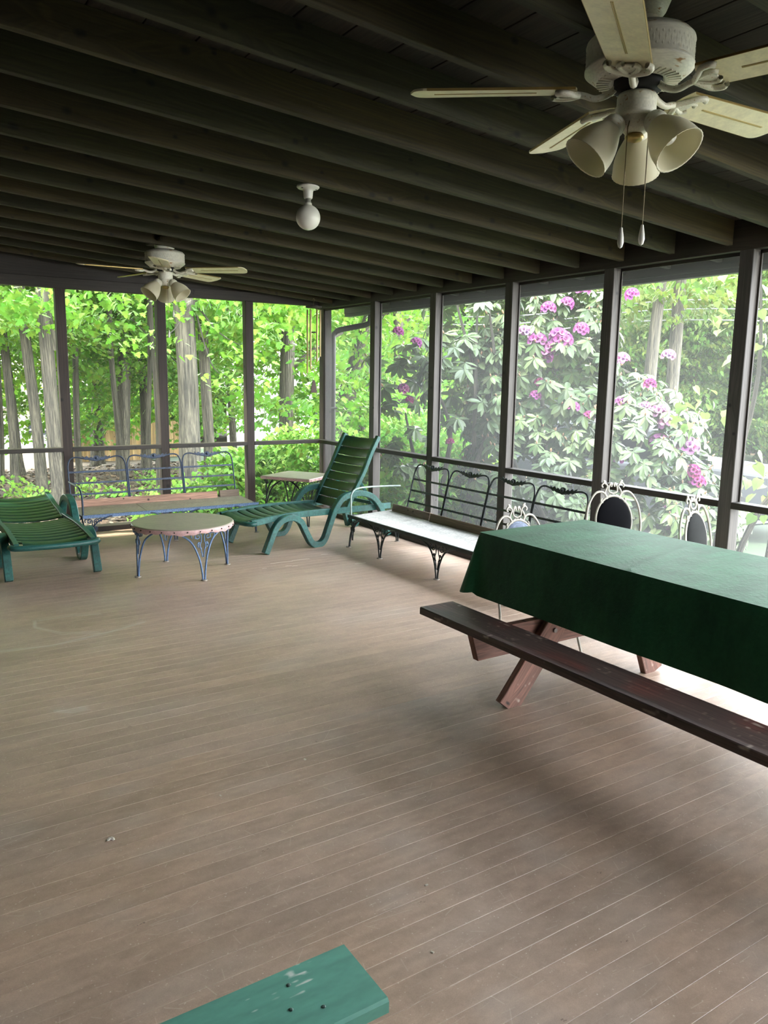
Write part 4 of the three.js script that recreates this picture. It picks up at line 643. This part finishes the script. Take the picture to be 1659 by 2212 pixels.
// broad leafy branches that hang in front of the trunks, leaf by leaf on the nearest tree
{
  const t = near[7], r = rng(88), y0 = t.userData.y0, twig = (a, b, c) => mesh('branch', taper([a, b, c].map(([x, y, z]) => [x + 0.30, y - y0, z + 3.68]), [0.016, 0.01, 0.004], 10, 5), M.bark, t);
  const lm = [leafMat(0.14, 0.31, 0.018, 0.5), leafMat(0.17, 0.34, 0.022, 0.5), leafMat(0.115, 0.27, 0.016, 0.45)], lg = tinted(plain(mapleLeaf.clone()), [1, 1, 1]);
  const ends = [[0.1, 2.75, -3.4], [-0.75, 2.55, -3.2], [0.75, 2.35, -3.3], [0.45, 2.0, -3.2], [-1.2, 2.8, -3.0], [0.2, 1.55, -3.3], [-0.9, 2.05, -3.1]];
  for (const e of ends) {
    twig([-0.2, 2.7, -3.65], [(e[0] - 0.2) / 2, e[1] + 0.22, (e[2] - 3.65) / 2], e);
    for (let k = 0; k < 40; k++) { const s = rr(0.09, 0.14, r), m = new THREE.Mesh(lg, lm[k % 3]); m.name = 'leaf'; m.castShadow = m.receiveShadow = true; const a = r() * 2 * PI, d = rr(0.05, 0.62, r); m.position.set(e[0] + 0.30 + d * Math.cos(a), e[1] - y0 + rr(-0.16, 0.16, r) - 0.12 * d, e[2] + 3.68 + d * Math.sin(a) * 0.8); m.rotation.set(rr(-0.5, 0.5, r), r() * 2 * PI, -rr(0.1, 1.0, r), 'YXZ'); m.scale.setScalar(s); t.add(m); }
  }
}
{
  const mm = [leafMat(0.14, 0.31, 0.018, 0.5), leafMat(0.165, 0.33, 0.022, 0.5), leafMat(0.11, 0.25, 0.016, 0.45)];
  looseLeaves(near[2], mapleLeaf, mm, 160, 0.115, [[-2.3, 2.9, -3.6, 1.3, 0.7, 0.9]], rng(71), 2);
  looseLeaves(near[8], mapleLeaf, mm, 160, 0.115, [[0.9, 2.6, -4.2, 1.1, 0.8, 1.0]], rng(72), 2);
  looseLeaves(near[9], mapleLeaf, mm, 240, 0.115, [[1.2, 2.7, -4.9, 0.6, 0.9, 0.7], [2.9, 2.5, -5.0, 0.7, 0.9, 0.7], [2.6, 1.3, -4.7, 0.6, 0.8, 0.7]], rng(73), 2);
}
// deeper woods: scattered by bearing and distance from the porch corner
{
  const r = rng(4242), C0 = [-4.3, 8.1], ord = ['first', 'second', 'third', 'fourth', 'fifth', 'sixth', 'seventh', 'eighth', 'ninth', 'tenth', 'eleventh', 'twelfth', 'thirteenth', 'fourteenth', 'fifteenth', 'sixteenth', 'seventeenth', 'eighteenth', 'nineteenth', 'twentieth'];
  for (let k = 0; k < 13; k++) {
    let f = 0.08 + (k + rr(0.2, 0.8, r)) / 13 * 0.52; if (f > 0.385 && f < 0.50) continue; const D = rr(19, 26, r), x = C0[0] + D * Math.sin(f), z = C0[1] - D * Math.cos(f), rad = rr(0.08, 0.14, r);
    tree('slender wood-edge maple behind the first row of trunks', { x, z, r: rad, seed: 20 + k, group: 'slender maples behind the first row', top: 80, n: 130, s: 1.15, blobs: [[x, 3.6, z, 2.0, 2.2, 1.8], [x + rr(-1, 1, r), 1.0, z - 1.4, 1.5, 1.2, 1.0]], hue: rr(0.95, 1.2, r) });
  }
  for (let k = 0; k < 24; k++) {
    const f = 0.02 + (k + rr(0.2, 0.8, r)) / 24 * 1.15, D = Math.abs(f - 0.44) < 0.09 || Math.abs(f - 0.15) < 0.08 ? rr(44, 50, r) : rr(34, 46, r), x = C0[0] + D * Math.sin(f), z = C0[1] - D * Math.cos(f);
    tree('distant broadleaf tree in the hazy green backdrop', { name: 'distant_tree', x, z, r: rr(0.14, 0.24, r), h: 11, seed: 50 + k, group: 'distant trees of the backdrop', geo: farSpray, mat: f > 0.52 ? M.yardLeaf : M.farLeaf, n: 720, s: 1.5, limbs: 2, blobs: [[x, 5.2, z, 3.0, 3.4, 2.4], [x + rr(-1.5, 1.5, r), 0.8, z + 1.5, 2.8, 2.0, 1.8]], hue: rr(0.95, 1.25, r) });
  }
  for (let k = 0; k < 16; k++) {   // the wood goes on to the left of the view
    const x = -26.5 + (k % 8) * 2.8 + rr(-0.8, 0.8, r), z = (k < 8 ? -5.5 : -11) + rr(-1, 1, r);
    tree('leafy wood tree standing further left along the house', { x, z, r: rr(0.1, 0.16, r), seed: 120 + k, group: 'wood trees further left along the house', top: 120, n: 150, s: 1.5, geo: farSpray, mat: M.farLeaf, limbs: 2, blobs: [[x, 4.4, z, 2.4, 2.6, 2.0], [x, 1.0, z, 2.0, 1.6, 1.6]] });
  }
  for (let k = 0; k < 9; k++) {   // yard trees seen past the rhododendron
    const f = 0.60 + (k + rr(0.2, 0.8, r)) / 9 * 0.50, D = rr(26, 33, r), x = C0[0] + D * Math.sin(f), z = C0[1] - D * Math.cos(f);
    tree('leafy yard tree beyond the driveway', { name: 'yard_tree', x, z, r: rr(0.1, 0.2, r), h: 9, seed: 90 + k, group: 'yard trees beyond the driveway', geo: farSpray, mat: M.yardLeaf, n: 460, s: 0.95, limbs: 2, blobs: [[x, 4.2, z, 2.2, 2.4, 2.0], [x + rr(-1, 1, r), 0.6, z, 1.8, 1.4, 1.4]], hue: rr(0.85, 1.05, r) });
  }
}
tree('big bare-boled yard tree beside the utility pole', { name: 'yard_tree', x: 11.3, z: -4.3, r: 0.15, h: 9, seed: 141, geo: farSpray, mat: M.yardLeaf, n: 70, s: 1.0, limbs: 4, blobs: [[11.6, 4.0, -4.6, 2.2, 1.1, 2.0]] });
// ---------- low shrubs ----------
function shrub(label, blobs, n, s, seed, o = {}) {
  const r = rng(seed), [x, , z] = blobs[0], y0 = groundY(x, z) - 0.05, t = thing(o.name || 'leafy_shrub', label, 'shrub', [x, y0, z], 0, o.group);
  for (let k = 0; k < 7; k++) { const b = blobs[k % blobs.length], e = [b[0] - x + rr(-0.5, 0.5, r) * b[3], b[1] - y0 + rr(0, 0.6, r) * b[4], b[2] - z + rr(-0.5, 0.5, r) * b[5]]; mesh('stem', taper([[rr(-0.1, 0.1, r), 0, rr(-0.1, 0.1, r)], [e[0] * 0.4, e[1] * 0.55, e[2] * 0.4], e], [0.02, 0.014, 0.006], 8, 5), M.bark, t); }
  foliage('leaves', o.geo || shrubSpray, o.mat || M.shrubLeaf, crownPlaces(blobs.map((b) => [b[0] - x, b[1] - y0, b[2] - z, b[3], b[4], b[5]]), n, s, r), t);
  return t;
}
const cornerShrub = shrub('bright feathery shrub outside the far corner', [[0.55, 0.15, -1.35, 0.95, 0.78, 0.75], [-0.35, 0.0, -1.3, 0.8, 0.7, 0.65], [1.35, 0.1, -0.75, 0.8, 0.8, 0.8]], 520, 1.0, 301);
const loungerShrub = shrub('bright leafy shrub behind the reclined lounger', [[1.25, 0.15, 0.55, 0.62, 0.75, 0.8], [1.9, 0.3, -0.4, 0.9, 0.9, 0.9]], 380, 1.0, 302);
shrub('low green shrub beyond the round table', [[-0.7, -0.4, -3.0, 0.6, 0.4, 0.5]], 70, 1.0, 303);
shrub('sprawling green shrub at the wood edge', [[2.6, -0.35, -3.2, 1.2, 0.55, 1.0], [3.8, 0.1, -2.0, 1.1, 0.9, 1.0]], 300, 1.2, 304);
shrub('low seedlings among the dry leaves', [[-1.6, -0.55, -5.4, 2.0, 0.3, 1.2], [-0.2, -0.6, -7.2, 2.0, 0.35, 1.2], [-3.4, -0.6, -6.2, 1.6, 0.5, 1.0], [-1.55, -0.3, -1.9, 0.35, 0.25, 0.4]], 130, 1.0, 305);
{
  const mm = [leafMat(0.17, 0.33, 0.045, 0.4), leafMat(0.21, 0.37, 0.06, 0.4), leafMat(0.13, 0.27, 0.035, 0.4)];
  looseLeaves(cornerShrub, simpleLeaf, mm, 260, 0.09, [[0.55, 0.15, -1.35, 0.97, 0.8, 0.77], [-0.35, 0.0, -1.3, 0.82, 0.72, 0.67]], rng(74), 3);
  looseLeaves(loungerShrub, simpleLeaf, mm, 240, 0.09, [[1.25, 0.15, 0.55, 0.62, 0.77, 0.82], [1.9, 0.3, -0.4, 0.9, 0.9, 0.9]], rng(75), 2);
}
{ // dry leaves on the ground
  const r = rng(606), places = [], cs = [[0.13, 0.09, 0.05], [0.075, 0.045, 0.022], [0.18, 0.135, 0.085], [0.045, 0.028, 0.015]];
  for (let i = 0; i < 15000; i++) { const x = rr(-7, 3.6, r), z = -0.3 - 15 * r() ** 1.5, c = cs[i % 4]; places.push([v(x, groundY(x, z) + 0.015, z), qE(rr(-0.5, 0.5, r), r() * 2 * PI, rr(-0.5, 0.5, r)), rr(0.07, 0.13, r), lin(...c)]); }
  const im = foliage('leaf_litter', tinted(plain(mapleLeaf.clone()), [1, 1, 1]), std({ color: 0xffffff, vertexColors: true, roughness: 0.9, side: THREE.DoubleSide }), places, scene); im.userData.label = 'dry brown leaves lying on the woodland ground';
}
// ---------- rhododendrons ----------
M.rhodo = leafMat(0.052, 0.086, 0.030, 0.22, 0.5);
function whorl(n, r, bud) {
  const gs = [];
  for (let i = 0; i < n; i++) { const g = rhodoLeaf.clone(), k = rr(0.85, 1.15, r) * 0.135; g.scale(k, k, k * 1.05); T(g, 0, 0, 0, rr(-0.2, 0.2, r), i / n * 2 * PI + rr(-0.2, 0.2, r), -rr(0.0, 0.75, r), 'YXZ'); gs.push(tinted(plain(g), [rr(0.8, 1.25, r), rr(0.85, 1.15, r), rr(0.8, 1.1, r)])); }
  if (bud) gs.push(tinted(plain(S(ball(0.5, 0, 0.5, 0, 6, 5), 0.018, 0.042, 0.018)), [5, 1.8, 3.0]));
  gs.push(tinted(plain(rod([0, -0.09, 0], [0, 0.0, 0], 0.004, 0.003, 5)), [1.6, 1.0, 0.9]));
  return mergeGeometries(gs);
}
const R6 = rng(717), whorls = [whorl(9, R6, false), whorl(10, R6, true), whorl(8, R6, true)];
M.petal = leafMat(0.26, 0.06, 0.20, 0.35); M.petalPale = leafMat(0.30, 0.13, 0.25, 0.35); M.petalDark = leafMat(0.20, 0.02, 0.10, 0.3);
function truss(r) {   // a ball of funnel florets
  const gs = [];
  for (let i = 0; i < 22; i++) { const u = 1 - (i + 0.5) / 22 * 1.35, a = i * 2.4, q = Math.sqrt(Math.max(0, 1 - u * u)), d = v(q * Math.cos(a), u * 0.8 + 0.15, q * Math.sin(a)).normalize();
    const f = lathe([[0.003, 0], [0.006, 0.016], [0.013, 0.032], [0.025, 0.036]], 10), p = f.attributes.position; for (let k = 0; k < p.count; k++) { const x = p.getX(k), z = p.getZ(k), w = p.getY(k) > 0.03 ? 1 + 0.24 * Math.cos(Math.atan2(z, x) * 5) : 1; p.setX(k, x * w); p.setZ(k, z * w); } f.computeVertexNormals();
    f.applyQuaternion(new THREE.Quaternion().setFromUnitVectors(v(0, 1, 0), d)).translate(d.x * 0.032, d.y * 0.032, d.z * 0.032); gs.push(tinted(plain(f), [rr(0.75, 1.2, r), rr(0.7, 1.3, r), rr(0.8, 1.15, r)])); }
  return mergeGeometries(gs);
}
const trusses = [truss(R6), truss(R6)];
function rhododendron(label, o) {
  const r = rng(o.seed), y0 = groundY(o.x, o.z) - 0.05, t = thing('rhododendron', label, 'shrub', [o.x, y0, o.z]), cam = v(-4.36, 1.57, 8.15);
  for (const s of o.stems) mesh('stem', taper(s.map(([x, y, z]) => [x - o.x, y - y0, z - o.z]), [0.05, 0.035, 0.026, 0.012].map((k) => k * (o.stemScale || 1)), 16, 7), M.bark, t);
  let pts = inBlobs(o.blobs, o.n, r, 0.72).filter(([p, d, b]) => !o.blobs.some((c) => c !== b && ((p.x - c[0]) / c[3]) ** 2 + ((p.y - c[1]) / c[4]) ** 2 + ((p.z - c[2]) / c[5]) ** 2 < 0.5) && p.y > groundY(p.x, p.z) + 0.05 && p.x > 0.42 && !(p.x < 0.95 && p.y > 2.12));
  pts = pts.map(([p, d]) => { const q = new THREE.Quaternion().setFromUnitVectors(v(0, 1, 0), v(d.x * 0.8, Math.max(-0.1, d.y) + 0.75, d.z * 0.8).normalize()).multiply(qE(0, r() * 6.3, 0)); const k = rr(0.7, 1.35, r); return [p, q, rr(0.85, 1.2, r) * (o.leafScale || 1), lin(k * 1.02, k, k * 0.95)]; });
  pts.sort((a, b) => a[0].distanceTo(cam) - b[0].distanceTo(cam));
  const single = pts.splice(0, 32), lg = tinted(plain(rhodoLeaf.clone()), [1, 1, 1]), lm = [0.85, 1, 1.2].map((k) => { const c = o.mat.color; return leafMat(c.r * k, c.g * k, c.b * k, 0.22, 0.6); });
  for (const [p, q, s] of single) for (let i = 0; i < 9; i++) { const m = new THREE.Mesh(lg, lm[i % 3]); m.name = 'leaf'; m.castShadow = m.receiveShadow = true; m.position.set(p.x - o.x, p.y - y0, p.z - o.z); m.quaternion.copy(q).multiply(qE(rr(-0.2, 0.2, r), i / 9 * 2 * PI + rr(-0.2, 0.2, r), -rr(0.05, 0.75, r))); m.scale.setScalar(0.135 * s * rr(0.85, 1.1, r)); t.add(m); }
  for (let k = 0; k < 3; k++) foliage('leaves', whorls[k], o.mat, pts.filter((_, i) => i % 3 === k).map(([p, q, s, c]) => [v(p.x - o.x, p.y - y0, p.z - o.z), q, s, c]), t);
  o.flowers.forEach(([x, y, z, s = 1, k = 0], i) => { const d = v(x, y, z).sub(cam).normalize(), f = new THREE.Mesh(trusses[i % 2], [M.petal, M.petalPale, M.petalDark][k]); f.name = 'flower_cluster'; f.castShadow = f.receiveShadow = true; f.position.set(x - o.x, y - y0, z - o.z); f.rotation.set(rr(-0.3, 0.5, r), r() * 6, rr(-0.3, 0.6, r)); f.scale.setScalar(1.15 * s); t.add(f); });
}
rhododendron('large rhododendron with pink flowers outside the long screened wall', { seed: 811, x: 2.2, z: 1.9, n: 1500, mat: M.rhodo,
  blobs: [[2.05, 1.75, 1.6, 0.80, 1.25, 0.85], [2.5, 0.75, 2.35, 0.85, 0.95, 0.95], [1.75, 0.45, 1.75, 0.75, 0.75, 1.0], [2.75, 0.1, 2.9, 0.75, 0.65, 0.75], [1.6, 1.2, 1.5, 0.5, 1.0, 0.6]],
  stems: [[[2.2, -0.6, 1.9], [2.1, 0.3, 1.7], [2.0, 1.3, 1.6], [1.9, 2.4, 1.5]], [[2.2, -0.6, 1.9], [2.5, 0.2, 2.3], [2.6, 0.9, 2.5], [2.7, 1.3, 2.6]], [[2.2, -0.6, 1.9], [1.8, 0.2, 1.8], [1.5, 0.7, 1.7], [1.4, 1.2, 1.6]]],
  flowers: [[1.5, 1.97, 1.99, 1.3], [1.55, 1.83, 2.04, 1.3], [1.66, 1.97, 2.18, 1.5], [1.55, 2.3, 2.08], [1.79, 2.09, 2.32], [1.62, 2.02, 2.17, 1.2], [1.78, 2.49, 2.31, 1.1], [2.05, 1.79, 2.65, 1, 1], [2.3, 1.27, 2.95, 1.2, 1], [2.36, 1.18, 3.03, 1.4, 1], [2.31, 0.96, 2.97, 1.3], [2.48, 0.93, 3.19, 1.4, 1], [2.33, 1.83, 2.99, 0.9, 1], [2.06, 0.8, 2.66, 1.1], [2.45, 0.10, 3.2, 1.7, 1], [2.42, 0.24, 3.1, 1.4, 1], [1.75, 1.3, 2.3, 0.9], [1.48, 1.41, 2.02, 0.8], [1.52, 1.54, 2.04, 0.8, 2], [2.06, 1.36, 2.67, 0.9], [2.23, 1.55, 2.87, 0.8, 2], [2.1, 2.43, 2.68, 0.9], [2.54, 0.58, 3.28, 1.1, 2], [2.51, 0.69, 3.24, 1, 2], [1.98, 1.31, 2.55, 0.8, 1], [1.87, 1.21, 2.42, 0.8, 2], [1.4, 2.06, 1.9, 1, 1], [1.68, 2.35, 2.21, 0.9], [2.21, 1.32, 2.85, 0.8, 1], [1.87, 2.55, 2.43], [1.7, 1.9, 2.2, 1.2], [1.6, 1.9, 2.1, 1.1]] });
rhododendron('dark sparse rhododendron nearer the screened corner', { seed: 823, x: 1.15, z: 1.15, n: 130, mat: M.rhodo, leafScale: 1.15, stemScale: 0.9,
  blobs: [[0.66, 1.75, 0.62, 0.30, 0.6, 0.5], [0.6, 1.0, 0.9, 0.3, 0.55, 0.35], [1.25, 2.35, 1.2, 0.5, 0.5, 0.6], [0.95, 1.55, 1.35, 0.4, 0.5, 0.4]],
  stems: [[[1.2, -0.6, 1.15], [1.25, 0.4, 1.3], [1.1, 1.2, 1.5], [1.25, 2.3, 1.3]], [[1.15, -0.6, 1.1], [1.0, 0.3, 1.1], [0.95, 1.1, 1.25], [0.75, 1.9, 0.8]], [[1.2, -0.6, 1.2], [1.5, 0.3, 1.5], [1.45, 1.2, 1.5], [1.6, 2.5, 1.4]], [[1.1, -0.6, 1.1], [0.85, 0.2, 1.0], [0.7, 0.7, 0.95], [0.6, 1.2, 0.9]], [[1.2, -0.6, 1.1], [1.4, 0.7, 1.35], [1.2, 1.5, 1.4], [1.0, 2.5, 1.2]], [[1.2, -0.5, 1.2], [1.1, 0.5, 1.5], [1.3, 1.4, 1.6], [1.15, 2.4, 1.6]]],
  flowers: [[0.62, 2.08, 0.7, 0.8], [0.62, 1.95, 1.05, 0.8], [0.5, 1.46, 1.0, 0.8], [0.52, 1.34, 1.09, 0.6, 2], [0.85, 0.9, 1.4, 0.6, 2]] });
// ---------- sapling with big pale leaves by the last bay ----------
{
  const x = 1.5, z = 4.55, y0 = groundY(x, z) - 0.05, t = thing('leafy_sapling', 'pale-barked sapling with large light green leaves at the right edge', 'sapling', [x, y0, z]), r = rng(929), lg = tinted(plain(heartLeaf.clone()), [1, 1, 1]), lm = [leafMat(0.13, 0.21, 0.045, 0.45, 0.2), leafMat(0.17, 0.25, 0.065, 0.45, 0.2), leafMat(0.10, 0.18, 0.032, 0.45, 0.2)];
  const st = [[[1.5, y0, 4.25], [1.62, 0.5, 4.5], [1.8, 1.2, 4.85], [1.9, 2.4, 5.0]], [[1.35, y0, 4.75], [1.3, 0.5, 4.85], [1.45, 1.4, 4.9], [1.5, 2.7, 4.8]], [[1.55, y0, 4.1], [1.5, 0.6, 4.3], [1.55, 1.6, 4.45], [1.35, 2.6, 4.5]]];
  for (const s of st) { mesh('stem', taper(s.map(([a, b, c]) => [a - x, b - y0, c - z]), [0.03, 0.025, 0.018, 0.006], 16, 7), M.bark, t); }
  const spots = [[1.5, 2.2, 4.45, 0.5, 0.55, 0.35], [1.75, 1.5, 4.85, 0.35, 0.55, 0.3], [1.35, 1.35, 4.05, 0.25, 0.2, 0.3], [1.75, 2.5, 5.0, 0.5, 0.4, 0.4], [1.6, 0.75, 4.5, 0.3, 0.3, 0.3]];
  inBlobs(spots, 270, r, 0.1).forEach(([p], i) => { const m = new THREE.Mesh(lg, lm[i % 3]); m.name = 'leaf'; m.castShadow = m.receiveShadow = true; m.position.set(p.x - x, p.y - y0, p.z - z); m.rotation.set(rr(-0.5, 0.5, r), r() * 6.28, -rr(0.2, 1.3, r), 'YXZ'); m.scale.setScalar(rr(0.06, 0.115, r)); t.add(m); });
}
// ---------- fence, houses, car, pole ----------
{
  const t = thing('board_fence', 'tan board fence far behind the tree trunks', 'fence', [0.6, 0, -17.4], 0.27), r = rng(31), ms = [0, 1, 2].map((k) => std({ map: rep(woodTex([[150, 122, 80], [138, 112, 74], [158, 132, 92]][k], 61 + k, 3, 256, 128), 0.5, 2), roughness: 0.85 }));
  const yg = -1.55; for (let k = 0; k < 30; k++) mesh('fence_board', beamY(k * 0.155, k * 0.155 + 0.148, yg, 0.02 + rr(-0.02, 0.02, r), -0.01, 0.01, 0.004), ms[k % 3], t);
  for (const y of [-1.3, -0.35]) mesh('fence_rail', beamX(0, 4.65, y, y + 0.09, -0.05, -0.012), ms[1], t);
}
function house(label, x, y, z, turn, w, h, wins) {
  const t = thing('house', label, 'house', [x, y, z], turn), wm = std({ color: lin(0.75, 0.75, 0.74), roughness: 0.7 }), gl = std({ color: lin(0.05, 0.06, 0.07), roughness: 0.1 });
  mesh('wall', new THREE.BoxGeometry(w, h, 6).translate(0, h / 2, -3), wm, t);
  mesh('roof', extrude(shapeOf([[-3.4, h - 0.05], [3.4, h - 0.05], [0, h + 2.2]]), w + 0.6).rotateY(PI / 2).translate(-w / 2 - 0.3, 0, -3), std({ color: lin(0.14, 0.13, 0.12), roughness: 0.9 }), t);
  for (let k = 0; k < Math.floor(h / 0.2); k++) mesh('siding_board', T(board(w, 0.21, 0.02, 0.003), 0, 0.1 + k * 0.2, 0.012, 0.06), wm, t);
  for (const [wx, wy, ww, wh] of wins) { const f = mesh('window_frame', [beamX(wx - ww / 2, wx + ww / 2, wy, wy + 0.08, 0.02, 0.09), beamX(wx - ww / 2, wx + ww / 2, wy + wh - 0.08, wy + wh, 0.02, 0.09), beamY(wx - ww / 2, wx - ww / 2 + 0.08, wy, wy + wh, 0.02, 0.09), beamY(wx + ww / 2 - 0.08, wx + ww / 2, wy, wy + wh, 0.02, 0.09), beamX(wx - ww / 2, wx + ww / 2, wy + wh / 2 - 0.03, wy + wh / 2 + 0.03, 0.02, 0.08)], wm, t); mesh('pane', new THREE.BoxGeometry(ww, wh, 0.03).translate(wx, wy + wh / 2, 0.03), gl, f); }
}
house('white house glimpsed behind leaves right of the third post', 9.9, -1.7, -21.9, -0.42, 4.4, 2.9, [[1.6, 1.1, 0.8, 1.0]]);
house('white shed glimpsed low through the wood at the left', 0.7, -1.6, -25.2, -0.1, 4.2, 1.9, [[0.3, 0.7, 0.9, 0.6]]);
{
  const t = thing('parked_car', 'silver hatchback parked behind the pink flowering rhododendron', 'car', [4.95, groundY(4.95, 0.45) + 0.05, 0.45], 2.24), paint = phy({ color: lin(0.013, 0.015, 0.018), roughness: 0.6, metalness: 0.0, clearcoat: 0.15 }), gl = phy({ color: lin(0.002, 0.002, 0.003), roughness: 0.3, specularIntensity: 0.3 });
  const body = [[-2.1, 0.35], [-2.15, 0.62], [-2.0, 0.82], [-1.1, 0.92], [1.75, 0.95], [2.05, 0.88], [2.12, 0.6], [2.05, 0.32]], cab = [[-1.05, 0.9], [-0.35, 1.38], [0.1, 1.46], [1.2, 1.44], [1.6, 1.3], [1.95, 0.92]];
  mesh('body', extrude(shapeOf(body.slice().reverse()), 1.62, 0.06, 3).translate(0, 0, -0.81), paint, t);
  mesh('cabin', extrude(shapeOf(cab.slice().reverse()), 1.36, 0.06, 3).translate(0, 0, -0.68), paint, t);
  for (const s of [-1, 1]) { mesh('side_window', extrude(shapeOf([[-0.75, 0.97], [-0.25, 1.32], [0.15, 1.37], [0.35, 1.37], [0.35, 0.97]].reverse()), 0.01).translate(0, 0, s * 0.745 - 0.005), gl, t); mesh('side_window', extrude(shapeOf([[0.42, 0.97], [0.42, 1.37], [1.1, 1.36], [1.45, 1.26], [1.65, 0.98]].reverse()), 0.01).translate(0, 0, s * 0.745 - 0.005), gl, t); mesh('tail_lamp', new RoundedBoxGeometry(0.1, 0.3, 0.22, 2, 0.03).translate(2.06, 0.86, s * 0.7), std({ color: lin(0.45, 0.02, 0.02), roughness: 0.2 }), t); mesh('head_lamp', new RoundedBoxGeometry(0.2, 0.14, 0.32, 2, 0.03).translate(-2.05, 0.68, s * 0.6), std({ color: lin(0.7, 0.7, 0.7), roughness: 0.1 }), t); }
  mesh('windscreen', boardAt(v(-1.06, 0.98, 0), v(-0.42, 1.40, 0), 0.02, 1.24, v(0, 1, 0)), gl, t); mesh('rear_window', boardAt(v(1.98, 1.0, 0), v(1.66, 1.33, 0), 0.02, 1.2, v(0, 1, 0)), gl, t);
  for (const x of [-1.3, 1.3]) for (const s of [-1, 1]) { const w = mesh('wheel', new THREE.CylinderGeometry(0.32, 0.32, 0.2, 24).rotateX(PI / 2).translate(x, 0.32, s * 0.78), M.dark, t); mesh('hub', new THREE.CylinderGeometry(0.19, 0.19, 0.21, 16).rotateX(PI / 2).translate(x, 0.32, s * 0.785), std({ color: lin(0.4, 0.4, 0.42), roughness: 0.3, metalness: 0.7 }), w); }
}
{
  const t = thing('utility_pole', 'grey utility pole with crossing wires among the far trees', 'pole', [12.4, groundY(12.4, -4.6), -4.6]);
  mesh('pole_shaft', taper([[0, 0, 0], [0, 4, 0], [0, 8.5, 0]], [0.16, 0.15, 0.12], 8, 10), M.bark, t); mesh('crossarm', beamX(-0.9, 0.9, 6.9, 7.02, -0.05, 0.05), M.greyWood, t);
  const wm = std({ color: lin(0.25, 0.25, 0.25), roughness: 0.6 }); for (const [dy, dz] of [[4.35, 0.2], [4.15, 0], [3.9, -0.2]]) mesh('wire', tube([[-6, dy + 0.1, -9 + dz], [-2.5, dy - 0.15, -4 + dz], [0, dy + 0.15, dz], [3, dy - 0.1, 6 + dz], [6, dy + 0.2, 13 + dz]], 0.016, 30, 5), wm, t);
}
for (const c of scene.children) delete c.userData.y0;
renderer.render(scene, camera);
